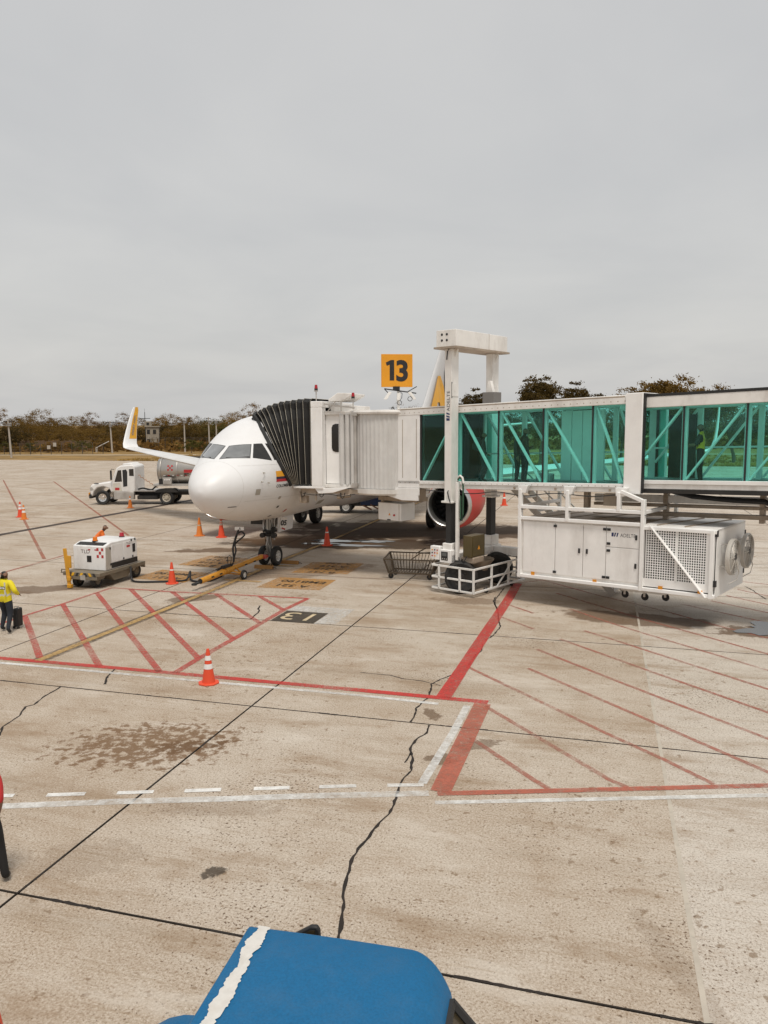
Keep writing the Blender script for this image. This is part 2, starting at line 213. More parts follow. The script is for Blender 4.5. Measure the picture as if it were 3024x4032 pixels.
# ================================================================ GROUND
TH=R(-15.8185); E1=Vector((math.cos(TH),math.sin(TH),0)); E2=Vector((-math.sin(TH),math.cos(TH),0))
def uv(u,v,z=0): p=E1*u+E2*v; return (p.x,p.y,z)
def concrete():
    m=bpy.data.materials.new('concrete'); m.use_nodes=True; t=m.node_tree; b=t.nodes['Principled BSDF']; L=t.links.new
    nn=t.nodes.new
    geo=nn('ShaderNodeNewGeometry'); P=geo.outputs['Position']
    rot=nn('ShaderNodeMapping'); rot.inputs['Rotation'].default_value=(0,0,-TH); L(P,rot.inputs[0]); Q=rot.outputs[0]
    def noise(scale,det=6,rough=.6,vec=None,dist=0):
        n=nn('ShaderNodeTexNoise'); n.inputs['Scale'].default_value=scale; n.inputs['Detail'].default_value=det; n.inputs['Roughness'].default_value=rough; n.inputs['Distortion'].default_value=dist; L(vec or Q,n.inputs['Vector']); return n.outputs['Fac']
    def ramp(x,a,b_,lo=0.0,hi=1.0):
        r=nn('ShaderNodeMapRange'); r.interpolation_type='SMOOTHSTEP'; L(x,r.inputs['Value']); r.inputs['From Min'].default_value=a; r.inputs['From Max'].default_value=b_; r.inputs['To Min'].default_value=lo; r.inputs['To Max'].default_value=hi; return r.outputs[0]
    def math_(op,a,b_):
        k=nn('ShaderNodeMath'); k.operation=op
        for i,x in enumerate((a,b_)):
            if isinstance(x,(int,float)): k.inputs[i].default_value=x
            else: L(x,k.inputs[i])
        return k.outputs[0]
    def mixc(f,a,col,mode='MIX'):
        k=nn('ShaderNodeMixRGB'); k.blend_type=mode
        if isinstance(f,(int,float)): k.inputs[0].default_value=f
        else: L(f,k.inputs[0])
        L(a,k.inputs[1])
        if isinstance(col,tuple): k.inputs[2].default_value=col+(1,)
        else: L(col,k.inputs[2])
        return k.outputs[0]
    base=nn('ShaderNodeValToRGB'); L(noise(.3,7,.66),base.inputs[0])
    e=base.color_ramp.elements; e[0].position=.3; e[1].position=.7; e[0].color=(.35,.265,.185,1); e[1].color=(.53,.47,.395,1)
    c=base.outputs[0]
    at=nn('ShaderNodeAttribute'); at.attribute_type='OBJECT'; at.attribute_name='tint'
    c=mixc(math_('MULTIPLY',at.outputs['Fac'],.75),c,(.56,.515,.455))
    # medium mottling and aggregate speckle, seen sharp up close
    n2=noise(2.0,6,.72); c=mixc(ramp(n2,.5,.75,0,.42),c,(.27,.175,.1)); c=mixc(ramp(n2,.3,.45,.4,0),c,(.56,.5,.42))

    # scattered brown specks, thicker where the ground is dirtier
    gr=noise(34,4,.85); c=mixc(ramp(gr,.5,.64,0,.75),c,(.17,.105,.055)); c=mixc(ramp(gr,.34,.48,.6,0),c,(.7,.63,.54))
    lo=noise(.16,3,.5); sk=math_('ADD',noise(6.5,3,.55),math_('MULTIPLY',lo,.35)); c=mixc(ramp(sk,.81,.88,0,.6),c,(.16,.095,.045))
    pt=math_('ADD',noise(23,2,.5),math_('MULTIPLY',noise(.35,4,.6),.5)); c=mixc(ramp(pt,.9,.96,0,.85),c,(.085,.045,.02))
    bl=nn('ShaderNodeMapping'); bl.inputs['Scale'].default_value=(.45,1.5,1); L(Q,bl.inputs[0]); bn=noise(.8,7,.7,bl.outputs[0]); c=mixc(ramp(bn,.5,.68,0,.55),c,(.25,.165,.095)); c=mixc(ramp(bn,.32,.46,.45,0),c,(.6,.545,.475))
    # broom texture across the lane
    st=nn('ShaderNodeMapping'); st.inputs['Scale'].default_value=(.35,9,1); L(Q,st.inputs[0])
    brm=noise(2.2,5,.6,st.outputs[0])
    c=mixc(ramp(brm,.52,.75,0,.4),c,(.26,.185,.11))
    st2=nn('ShaderNodeMapping'); st2.inputs['Scale'].default_value=(.06,.9,1); L(Q,st2.inputs[0])
    c=mixc(ramp(noise(1.1,6,.6,st2.outputs[0]),.55,.75,0,.32),c,(.2,.14,.085))
    _sn={}
    def SN(ns):
        k=min((.7,1.4,2.8,5.5),key=lambda q:abs(q-ns))
        if k not in _sn: _sn[k]=noise(k,7,.66,P)
        return _sn[k]
    # stains, and some shade painted in as stains: (x,y,rx,ry,rot,strength,noise scale,threshold)
    def stain_shade(c,x,y,rx,ry,rz,s,ns,th,col):
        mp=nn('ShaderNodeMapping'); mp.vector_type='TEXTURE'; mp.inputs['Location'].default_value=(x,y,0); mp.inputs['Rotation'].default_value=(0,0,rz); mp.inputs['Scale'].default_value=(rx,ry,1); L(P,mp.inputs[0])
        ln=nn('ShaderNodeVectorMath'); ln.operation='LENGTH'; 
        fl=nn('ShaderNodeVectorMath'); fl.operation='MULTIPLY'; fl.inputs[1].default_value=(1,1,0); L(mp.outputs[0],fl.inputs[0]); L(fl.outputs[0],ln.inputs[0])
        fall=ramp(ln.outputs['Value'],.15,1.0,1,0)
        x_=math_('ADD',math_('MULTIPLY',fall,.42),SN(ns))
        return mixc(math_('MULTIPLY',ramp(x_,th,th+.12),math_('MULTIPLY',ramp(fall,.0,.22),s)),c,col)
    for a in STAINS_SHADE: c=stain_shade(c,*a)
    L(c,b.inputs['Base Color'])
    # wetness only where the puddles stand is a mesh of its own; concrete is matt
    b.inputs['Roughness'].default_value=.85; b.inputs['Specular IOR Level'].default_value=.25
    bp=nn('ShaderNodeBump'); bp.inputs['Strength'].default_value=.35; bp.inputs['Distance'].default_value=.012
    h=math_('ADD',noise(70,4,.7),math_('MULTIPLY',brm,.7)); L(h,bp.inputs['Height']); L(bp.outputs[0],b.inputs['Normal'])
    return m
OIL_SHADE=(.105,.058,.027); OIL2=(.15,.092,.05)
sp=SPOT
STAINS_SHADE=[
 (sp['splat'][0]-.2,sp['splat'][1],3.8,2.4,.1,.85,5.5,.82,(.16,.088,.04)),
 (sp['splat'][0]+.5,sp['splat'][1]-.1,1.3,.6,.2,.7,5.5,.77,(.12,.065,.03)),
 (sp['blot'][0],sp['blot'][1],.28,.2,.5,.85,5.5,.68,(.05,.038,.028)),
 (-12.0,25.6,4.5,1.0,.25,.7,1.4,.66,OIL_SHADE),  # long dark brown patch left of the power unit
 (-7.2,33.8,3.6,.9,.05,.8,1.2,.62,OIL_SHADE),
 (-2.0,35.6,7.5,2.2,-.12,.92,.7,.52,(.055,.034,.019)),  # oil under the belly, deepened to paint in the aircraft's shade
 (1.5,40,9,5,-.2,.88,.7,.53,(.07,.04,.021)),  # wide oil patch, enlarged so its colour adds shade under the aircraft
 (-3.9,36.5,4.5,2.5,-.2,.8,.7,.55,OIL_SHADE),
 (-6.1,24.2,1.4,.7,.5,.7,1.6,.62,OIL_SHADE),
 (7.0,21.4,3.4,1.1,-.35,.75,.8,.6,OIL_SHADE),  # shade below the air conditioning unit, painted into the concrete
 (9.9,19.9,1.9,1.0,-.1,.8,3.2,.64,OIL_SHADE),
 (2.6,23.7,1.8,.8,-.2,.55,1.4,.66,OIL2),
 (-3.2,28.5,4.2,1.6,.4,.55,1.0,.63,OIL2),
 (-1.3,4.9,1.8,1.2,.3,.6,3.0,.66,OIL2),
 (-3.9,9.3,1.6,.8,.2,.2,5.5,.7,OIL2),
 (2.95,7.2,.3,2.0,.12,.22,5.5,.68,OIL2),
 (3.3,5.6,.35,.9,.12,.22,5.5,.66,OIL2),
 (-2.4,10.6,1.7,.4,.0,.25,5.5,.68,OIL2),
 (.9,14.2,.25,.5,.2,.7,6,.66,OIL_SHADE),(1.6,12.8,.8,.35,.3,.6,7,.7,OIL_SHADE),
 (.9,12.2,.5,.4,.1,.7,8,.7,OIL_SHADE),
]
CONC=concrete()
JOINT=mat('joint_filler',(.03,.022,.016),.9,var=.3)
GRASS=mat('dry_grass',(.25,.15,.04),.95,var=.45,scale=.25,dirt=.6,dirtcol=(.15,.09,.025),dscale=.06,bump=.4,bscale=3)
def terrain():
    m=MB(); xs=[-2500,-900,-500,-300,-200,-120,-60,0,60,120,200,300,500,900,2500]; ys=[-300,-60,0,60,100,140,170,220,300,420,600,1000,2600]
    vs=[(x,y,-.12 if y<200 else -.12+min(6,(y-200)*.012)) for y in ys for x in xs]; n=len(xs)
    m.add(vs,[(j*n+i,j*n+i+1,(j+1)*n+i+1,(j+1)*n+i) for j in range(len(ys)-1) for i in range(n-1)])
    return tag(m.build('terrain',GRASS,smooth=True),'dry grass field stretching away behind the apron','terrain',kind='structure')
terrain()
VMAX=106.0
apron=MB(); a=[uv(-150,-20,-.06),uv(190,-20,-.06),uv(190,VMAX,-.06),uv(-150,VMAX,-.06)]
apron.add(a,[(0,1,2,3)])
apron=tag(apron.build('apron',JOINT),'concrete slab apron with dark joints','apron',kind='structure')
# slabs: 7.57 m by 6.36 m, 35 mm joints, edges slightly eased
UA=[-6.518+7.565*k for k in range(-19,25)]; VB=[7.076+6.3565*k for k in range(-4,16)]
VB[4:8]=[7.076,13.41,19.685,26.153]
def visible(u,v):
    x,y,_=uv(u,v); 
    return y>2.5 and abs(x)<y*.53+9
def slab_mesh(b,u0,u1,v0,v1):
    g=.012; e=.008; z=0
    o=[uv(u0+g,v0+g,-.05),uv(u1-g,v0+g,-.05),uv(u1-g,v1-g,-.05),uv(u0+g,v1-g,-.05)]
    k=[uv(u0+g,v0+g,z-e),uv(u1-g,v0+g,z-e),uv(u1-g,v1-g,z-e),uv(u0+g,v1-g,z-e)]
    t=[uv(u0+g+e,v0+g+e,z),uv(u1-g-e,v0+g+e,z),uv(u1-g-e,v1-g-e,z),uv(u0+g+e,v1-g-e,z)]
    b.add(o+k+t,[(0,1,5,4),(1,2,6,5),(2,3,7,6),(3,0,4,7),(4,5,9,8),(5,6,10,9),(6,7,11,10),(7,4,8,11),(8,9,10,11)]); b.m[-9:]=[1,1,1,1,1,1,1,1,0]
far=MB(); cnt=0
for j in range(len(VB)-1):
    for i in range(len(UA)-1):
        uc,vc=(UA[i]+UA[i+1])/2,(VB[j]+VB[j+1])/2
        vis=visible(uc,vc)
        if vis and vc<62:
            b=MB(); slab_mesh(b,UA[i],UA[i+1],VB[j],VB[j+1]); o=b.build('slab',[CONC,JOINT],apron); cnt+=1
            o['tint']=(1.0 if UA[i]>0 else 0.0)*(.9 if vc<40 else .5)+random.uniform(0,.4)
        elif vc<VMAX-2: slab_mesh(far,UA[i],UA[i+1],VB[j],VB[j+1])
slab_mesh(far,UA[0],UA[-1],VB[-1],VMAX)
o=far.build('distant_slabs',[CONC,JOINT],apron); o['kind']='stuff'; o['tint']=.25
b=MB(); b.add([uv(UA[20]-.028,-5,.0015),uv(UA[20]+.028,-5,.0015),uv(UA[20]+.028,60,.0015),uv(UA[20]-.028,60,.0015)],[(0,1,2,3)]); b.build('joint_sealant',paint_worn('pale_sealant',(.46,.41,.34),.05,5,opac=1.0),apron)
print('slabs',cnt,UA[20])
# -------- painted markings: flat sheets on the slabs
PAINT=dict(red=(paint_worn('red_marking',(.50,.04,.032),.2,14,opac=.93),.008),hatch=(paint_worn('worn_red_marking',(.47,.065,.05),.26,12,opac=.88),.008),faded=(paint_worn('faded_red_marking',(.42,.12,.075),.2,10,opac=.9),.008),
 faint=(paint_worn('pale_red_marking',(.40,.14,.095),.27,8,opac=.85),.004),far=(paint_worn('brown_red_marking',(.36,.13,.075),.2,5,opac=.85),.004),
 dash=(paint_worn('dash_marking',(.74,.73,.7),.12,7,opac=.95),.005),white=(paint_worn('white_marking',(.7,.69,.66),.22,7,opac=.9),.005),yellow=(paint_worn('yellow_marking',(.50,.32,.12),.2,9,opac=.92),.012),dark=(paint_worn('black_marking',(.05,.033,.025),.1,8,opac=.97),.009))
EDGE=paint_worn('black_line_edge',(.09,.06,.035),.3,6,opac=.8)
def strip(pts,wd,z,jag=0):
    vs=[]; fs=[]; P=[Vector((p[0],p[1],0)) for p in pts]; Q=[]
    for k in range(len(P)-1):
        n=max(1,int((P[k+1]-P[k]).length/.9)) if not jag else 1
        for i in range(n): Q.append(P[k].lerp(P[k+1],i/n))
    Q.append(P[-1])
    for k,p in enumerate(Q):
        d=(Q[min(k+1,len(Q)-1)]-Q[max(k-1,0)]).normalized(); nrm=Vector((-d.y,d.x,0)); 
        a=wd/2*(1+random.uniform(-1,1)*.04); 
        if jag: a=wd/2*random.uniform(.45,1.25)
        vs+=[(p.x+nrm.x*a,p.y+nrm.y*a,z),(p.x-nrm.x*a,p.y-nrm.y*a,z)]
    for k in range(len(Q)-1): fs.append((2*k,2*k+1,2*k+3,2*k+2))
    return vs,fs
NAMES=dict(red='red_line',hatch='worn_red_line',faded='faded_red_line',faint='pale_red_line',far='brown_red_line',white='white_line',dash='white_dash',yellow='yellow_line',dark='black_line')
for i,(k,wd,pts) in enumerate(LINES):
    m,z=PAINT[k]; b=MB(); b.add(*strip(pts,wd,z+(i%3)*.0006)); b.build(NAMES[k],m,apron)
    if k=='yellow' and len(pts)>3:
        b=MB(); b.add(*strip(pts,wd+.22,z-.005)); b.build('dark_line_border',EDGE,apron)
ORP=paint_worn('orange_marking',(.46,.235,.06),.24,7,opac=.85); BKP=paint_worn('dark_marking',(.06,.048,.035),.12,9,opac=.93); WHP=paint_worn('pale_marking',(.66,.66,.64),.3,8,opac=.85)
CREAM=paint_worn('cream_lettering',(.58,.47,.3),.12,14); LTR=paint_worn('black_lettering',(.05,.033,.02),.14,16)
AXx,AXy=Vector((.3032,.9529,0)),Vector((.9529,-.3032,0)); ACO=Vector((-4.468,30.073,0))
def mirror_ac(p):
    v=Vector((p[0],p[1],0))-ACO; q=ACO+AXx*v.dot(AXx)-AXy*(v.dot(AXy)); return (q.x,q.y)
def ground_text(body,c,size,m,z,name,bold=.01,sx=1.0):
    # read from the far side, facing the arriving pilot
    X=-AXy*sx; Y=-AXx
    return text_mesh(name,body,size,lambda u,v:Vector((c[0],c[1],z))+X*u+Y*(v-size*.35),m,apron,bold=bold,align='CENTER')
pc=[]
for k,pts in PATCHES:
    m={'orange':ORP,'black':BKP,'white':WHP}[k]; z={'orange':.006,'black':.011,'white':.0045}[k]
    b=MB(); n=len(pts); b.add([(p[0],p[1],z) for p in pts],[tuple(range(n))]); b.build({'orange':'orange_panel','black':'black_panel','white':'white_panel'}[k],m,apron)
    pc.append((sum(p[0] for p in pts)/n,sum(p[1] for p in pts)/n))
    if k=='orange':
        b=MB(); b.add([mirror_ac(p)+(z,) for p in reversed(pts)],[tuple(range(n))]); b.build('orange_panel',m,apron)
def at(c,da,dl): return (c[0]+AXx.x*da+AXy.x*dl,c[1]+AXx.y*da+AXy.y*dl)
for mir in (0,1):
    f=(lambda p:p) if not mir else mirror_ac
    ground_text('EMB190',f(at(pc[0],.3,.08)),.5,LTR,.0105,'lettering'); ground_text('A 321',f(at(pc[0],-.42,-.05)),.5,LTR,.0105,'lettering')
    for q,s in enumerate(('A 320','A 319','A 318','B 737')): ground_text(s,f(at(pc[1],.95-.62*q,.05)),.46,LTR,.0105,'lettering')
ground_text('13',pc[2],1.15,CREAM,.0155,'stand_number',bold=.0,sx=1.05)
CRK=mat('crack',(.022,.016,.012),.95,var=.3)
for wd,pts in CRACKS:
    # break the traced line up into a ragged one
    Q=[]
    for k in range(len(pts)-1):
        p,q=Vector(pts[k]),Vector(pts[k+1]); n=max(2,int((q-p).length/.09)); d=(q-p).normalized()
        for i in range(n):
            t=p.lerp(q,i/n); o_=random.uniform(-.012,.012); Q.append((t.x-d.y*o_,t.y+d.x*o_))
    Q.append(pts[-1]); b=MB(); b.add(*strip(Q,wd*1.3,.0035,1)); b.build('crack',CRK,apron)
# -------- crumbled edges along the nearest joints
rj=random.Random(77)
def spall(f,a,c):
    t=a
    while t<c:
        l=rj.uniform(.25,1.1); Q=[]; s_=t
        while s_<t+l: Q.append(f(s_,rj.uniform(-.008,.008))[:2]); s_+=rj.uniform(.03,.09)
        if len(Q)>2: b=MB(); b.add(*strip(Q,rj.uniform(.03,.055),.0028,1)); b.build('crumbled_joint',CRK,apron)
        t+=l+rj.uniform(.2,1.6)
spall(lambda s,o:uv(s,VB[4]+o),-8,1.0); spall(lambda s,o:uv(s,VB[5]+o),-14,1.0); spall(lambda s,o:uv(UA[19]+o,s),6,20); spall(lambda s,o:uv(s,VB[6]+o),-14,1.0)
# -------- puddles
def puddle(cx,cy,rx,ry,rz,label,seed):
    rnd=random.Random(seed); b=MB(); n=40; ph=[rnd.uniform(0,6.28) for _ in range(5)]; vs=[]
    for i in range(n):
        t=2*math.pi*i/n; k=1+.22*math.sin(3*t+ph[0])+.14*math.sin(5*t+ph[1])+.12*math.sin(9*t+ph[2])+.07*math.sin(14*t+ph[3])
        x,y=rx*k*math.cos(t),ry*k*math.sin(t); vs.append((cx+x*math.cos(rz)-y*math.sin(rz),cy+x*math.sin(rz)+y*math.cos(rz),.016))
    b.add(vs,[tuple(range(n))]); o=b.build('puddle',WATER); return tag(o,label,'puddle','puddles on the apron',)
WATER=mat('standing_water',(.05,.045,.04),.03,var=.05,spec=.9)
px,py=SPOT['puddle']
puddle(px-.2,py+.75,1.2,.42,-.12,'long thin puddle behind the red cone under the aircraft belly',1)
puddle(px+1.5,py+.55,.9,.34,-.2,'puddle beside the yellow line under the aircraft belly',2)
puddle(px+.9,py-.7,1.2,.26,-.15,'thin puddle just right of the red cone under the belly',3)
puddle(px-1.0,py-.05,.9,.2,-.1,'narrow puddle left of the red cone under the belly',4)
puddle(SPOT['puddle2'][0]+.45,SPOT['puddle2'][1]+.1,.95,.75,.1,'wide pale puddle at the right edge of the apron',5)
# ================================================================ BACKGROUND
PATH=mat('pale_path',(.5,.45,.37),.9,var=.15,scale=.3)
b=MB(); b.add([(-400,222,-.1),(-90,152,-.1),(60,139,-.1),(400,100,-.1),(400,102.5,-.1),(60,141,-.1),(-90,154,-.1),(-400,224.5,-.1)],[(0,1,6,7),(1,2,5,6),(2,3,4,5)])
tag(b.build('service_path',PATH),'pale service path through the dry grass beyond the apron','path',kind='structure')
# low golden grass of the verge
def tuft():
    b=MB(); rnd=random.Random(3)
    for i in range(9):
        a=rnd.uniform(0,6.28); r=rnd.uniform(0,.35); h=rnd.uniform(.12,.34); x,y=r*math.cos(a),r*math.sin(a); c=rnd.uniform(0,6.28); dx_,dy_=.09*math.cos(c),.09*math.sin(c)
        b.add([(x-dx_,y-dy_,0),(x+dx_,y+dy_,0),(x+rnd.uniform(-.1,.1),y+rnd.uniform(-.1,.1),h)],[(0,1,2)])
    return b
tb=tuft(); gb=MB(); rnd=random.Random(5)
for i in range(5200):
    u=rnd.uniform(-75,110); v=VMAX+.4+rnd.random()**1.4*38; x,y,_=uv(u,v); s=rnd.uniform(.6,1.5)
    if abs(x)>y*.53+4: continue
    gb.add([(x+p[0]*s,y+p[1]*s,-.12+p[2]*s) for p in tb.v],tb.f)
STRAW=mat('straw_grass',(.29,.175,.04),.95,var=.5,scale=.2)
tag(gb.build('grass',STRAW),'dry golden grass along the far edge of the apron','grass',kind='stuff')
# ---- trees
def leafmat(name,c1,c2):
    m=bpy.data.materials.new(name); m.use_nodes=True; t=m.node_tree; b=t.nodes['Principled BSDF']; L=t.links.new
    oi=t.nodes.new('ShaderNodeObjectInfo'); n=t.nodes.new('ShaderNodeTexNoise'); n.inputs['Scale'].default_value=.9; n.inputs['Detail'].default_value=3
    g=t.nodes.new('ShaderNodeNewGeometry'); L(g.outputs['Position'],n.inputs['Vector'])
    ad=t.nodes.new('ShaderNodeMath'); ad.operation='MULTIPLY_ADD'; ad.inputs[1].default_value=.45; L(oi.outputs['Random'],ad.inputs[0]); L(n.outputs['Fac'],ad.inputs[2])
    r=t.nodes.new('ShaderNodeValToRGB'); r.color_ramp.elements[0].position=.35; r.color_ramp.elements[1].position=1.0; r.color_ramp.elements[0].color=c1+(1,); r.color_ramp.elements[1].color=c2+(1,)
    L(ad.outputs[0],r.inputs[0]); L(r.outputs[0],b.inputs['Base Color']); tl_=t.nodes.new('ShaderNodeBsdfTranslucent'); L(r.outputs[0],tl_.inputs[0]); mx=t.nodes.new('ShaderNodeMixShader'); mx.inputs[0].default_value=.45; L(b.outputs[0],mx.inputs[1]); L(tl_.outputs[0],mx.inputs[2]); L(mx.outputs[0],t.nodes['Material Output'].inputs[0]); b.inputs['Roughness'].default_value=.8; b.inputs['Specular IOR Level'].default_value=.2
    return m
LEAF=leafmat('olive_foliage',(.09,.055,.014),(.25,.15,.034)); LEAFD=leafmat('dark_foliage',(.045,.033,.012),(.13,.085,.022)); LEAFG=leafmat('green_foliage',(.06,.06,.016),(.16,.14,.035))
LEAFB=leafmat('dry_foliage',(.12,.066,.022),(.27,.155,.045))
BARK=mat('bark',(.12,.09,.065),.9,var=.3,scale=6,bump=.4)
def tree_proto(seed,h,cw,ch,n,leaf,flat=0,trunk=None,limbs=6,ls=1.0):
    rnd=random.Random(seed); tr=MB(); trunk=trunk or h*.4
    bend=[(0,0,0)]; x=y=0
    for k in range(1,5): x+=rnd.uniform(-.06,.06)*h*.4; y+=rnd.uniform(-.06,.06)*h*.4; bend.append((x,y,trunk*k/4))
    r0=.028*h; tr.path(bend,[r0*(1-.12*k) for k in range(5)],8)
    top=Vector(bend[-1]); cl=[]
    for k in range(limbs):
        a=k*6.283/limbs+rnd.uniform(-.4,.4); rr=cw*.5*rnd.uniform(.5,.9); zz=h-ch*rnd.uniform(.25,.75)
        e=Vector((rr*math.cos(a),rr*math.sin(a),zz)); m1=top.lerp(e,.5)+Vector((rnd.uniform(-.3,.3),rnd.uniform(-.3,.3),.12*h))
        tr.path([top-Vector((0,0,trunk*.15)),m1,e],[r0*.5,r0*.3,r0*.1],6); cl.append(e)
    tr.path([top,top+Vector((0,0,(h-trunk)*.7))],[r0*.5,r0*.1],6)
    cr_=MB(); zc=h-ch/2
    nclump=int(n/36); cs=[]
    while len(cs)<nclump:
        p=Vector((rnd.uniform(-1,1),rnd.uniform(-1,1),rnd.uniform(-1,1)))
        if p.length>1 or p.length<.35: continue
        lump=1+.28*math.sin(3.1*p.x+seed)+.22*math.sin(4.3*p.y+2*seed)
        q=Vector((p.x*cw/2*lump,p.y*cw/2*lump,zc+p.z*ch/2*(lump if p.z>0 else .8)))
        if flat: q.z=round(q.z/(flat*h))*flat*h+rnd.uniform(-.05,.05)*h
        cs.append(q)
    for q in cs:
        cr=cw*rnd.uniform(.035,.085)
        for i in range(36):
            d=Vector((rnd.gauss(0,1),rnd.gauss(0,1),rnd.gauss(0,.55)))*cr*.75; p=q+d
            s=rnd.uniform(.035,.065)*(h**.5)*.75*ls; nrm=Vector((rnd.gauss(0,1),rnd.gauss(0,1),rnd.gauss(.6,1))).normalized()
            a=nrm.orthogonal().normalized(); c_=nrm.cross(a); a=a*s*1.5; c_=c_*s*.8
            cr_.add([p-a,p+c_,p+a*1.1,p-c_],[(0,1,2,3)])
    return tr,cr_
PROTO={}
def tree(kind,x,y,s,label,group,rz=0,z=-.15,sz=1,name='tree',cat='tree'):
    if kind not in PROTO:
        a=KIND[kind]; t,c=tree_proto(*a); to=t.build('trunk',BARK,smooth=True); co=c.build('crown',a[5]); PROTO[kind]=(to.data,co.data); bpy.data.objects.remove(to); bpy.data.objects.remove(co)
    r=empty(name,(x,y,z),rz,label,cat,group); r.scale=(s,s,s*sz)
    for nm,d in zip(('trunk','crown'),PROTO[kind]):
        o=bpy.data.objects.new(nm,d); COL.objects.link(o); o.parent=r
    return r
KIND={0:(11,7.6,9,6.9,9500,LEAF,0,None,6,.72),1:(12,7.6,8,7.0,9500,LEAFD,0,None,6,.72),2:(13,7.2,10,6.4,9500,LEAF,0,None,6,.72),3:(14,8.2,7.5,7.0,6500,LEAFB,0,None,6,.7),4:(15,7,8,6.3,8000,LEAFG,0,None,6,.72),
 5:(21,11.5,5.6,5.0,12000,LEAFD,.09,None,8,.75),6:(22,10.5,5.2,3.6,10000,LEAFD,.08,None,8,.75),7:(23,11,7.6,5.0,18000,LEAF,0,None,9,.75),8:(24,9,9,4.5,2600,LEAFB,0,None,9,.45),
 9:(31,2.2,3.0,1.9,1400,LEAFG,0,.5,5),10:(32,2.0,2.6,1.8,1300,LEAF,0,.5,5)}
rnd=random.Random(42)
X=-118; i=0
ADJ=['dark','tall','broad','low','rounded','bushy','spreading','ragged']
def tl(D,px): return (px-1512)/3055*D
# the wood behind the left of the apron, front row then back row
front=[(-40,168,1,.95),(40,170,1,1.0),(120,185,2,1.0),(185,196,0,1.05),(250,182,0,.86),(310,190,2,.9),(380,186,0,.84),(440,200,1,.88),(495,188,2,.84),(550,192,1,.9),(640,196,1,.86),(700,190,0,.92),(755,186,1,.98),(805,194,2,1.0),(870,190,4,1.05),(930,196,0,1.0),(1000,190,3,1.08)]
back=[(0,230,3,1.1),(90,240,0,1.1),(150,235,2,1.25),(220,240,0,1.2),(300,250,2,1.08),(365,246,3,1.05),(430,250,0,1.0),(500,250,3,1.02),(570,250,2,1.0),(630,246,0,1.05),(690,250,2,1.1),(745,246,0,1.1),(820,250,4,1.1),(900,246,2,1.15),(970,250,0,1.2),(1060,250,2,1.2)]
TL={0:'olive leafy tree',1:'dark dense tree',2:'broad olive tree',3:'dry brownish tree',4:'fresher green tree'}
lab=[]
WHERE=['at the far left edge of the wood','beside the leftmost lamp pole','right of the leftmost lamp pole','rising highest left of the second lamp pole','above the brown wall','left of the white boom barrier','behind the boom barrier','just left of the second lamp pole','just right of the second lamp pole','behind the yellow winglet','right of the pale tower','left of the fence lamp pole','behind the barbed fence','behind the pair of lamp poles','above the cockpit roof','behind the cockpit','behind the black bellows']
for k,(px_,D,kd,s) in enumerate(front): tree(kd,tl(D,px_),D,s,'%s in the front row %s'%(TL[kd],WHERE[k]),'trees of the wood behind the left of the apron',rnd.uniform(0,6.28),sz=rnd.uniform(.78,1.06))
for k,(px_,D,kd,s) in enumerate(back): tree(kd,tl(D,px_),D,s,'%s in the back row %s'%(TL[kd],WHERE[k]),'trees of the wood behind the left of the apron',rnd.uniform(0,6.28),sz=rnd.uniform(.95,1.08))
# the wood behind the jet bridge, seen through its glass
for k in range(21):
    D=rnd.uniform(172,205); px_=1130+k*98+rnd.uniform(-18,18); kd=rnd.choice((0,1,1,1)); s=rnd.uniform(1.15,1.3)
    tree(kd,tl(D,px_),D,s,'distant wood tree seen dimly through the green glass of the jet bridge','trees seen through the jet bridge glass',rnd.uniform(0,6.28))
# nearer trees rising over the jet bridge roof
for px_,D,kd,s,lb in [(1885,105,6,.9,'low dark tree showing over the bridge roof beside the far lift column'),(2125,102,5,.97,'layered dark tree rising over the middle of the glass tunnel'),(2275,106,6,.96,'flat topped tree over the tunnel right of the layered tree'),
   (2590,100,7,1.0,'big bushy brown tree over the joint of the two tunnels'),(2740,104,7,.91,'lower bushy tree over the right hand tunnel'),(2890,110,8,1.1,'sparse twiggy tree over the right end of the tunnel'),(1645,150,8,1.08,'bare twiggy tree top just left of the tail fin'),(2450,108,8,.98,'thin leafless tree top over the tunnel between two bushy trees')]:
    tree(kd,tl(D,px_),D,s,lb,'trees standing up behind the jet bridge',rnd.uniform(0,6.28))
# shrubs along the fence
SH=['at the far left below the leftmost lamp pole','left of the first dark fence post','between the dark fence posts','under the white fence signs','right of the white fence signs','below the brown wall','left of the boom barrier','below the boom barrier','left of the second lamp pole','right of the second lamp pole','below the yellow winglet','below the pale tower','in front of the barbed fence','left of the cockpit window','at the foot of the pair of lamp poles']
for k,(px_,D,kd,s) in enumerate([(20,158,9,1.3),(62,160,10,1.0),(128,160,9,1.2),(190,164,10,1.0),(235,166,10,1.1),(290,168,9,1.0),(330,162,9,1.35),(385,170,10,1.1),(420,168,10,1.4),(470,172,10,1.2),(540,170,9,1.1),(610,172,10,1.2),(675,168,10,1.1),(755,158,9,1.4),(800,160,9,1.2)]):
    tree(kd,tl(D,px_),D,s,'low shrub '+SH[k],'shrubs along the perimeter fence',rnd.uniform(0,6.28),name='shrub',cat='shrub')
UNDER=mat('undergrowth_soil',(.09,.065,.03),.95,var=.4,scale=.3)
gb=MB(); rnd2=random.Random(8)
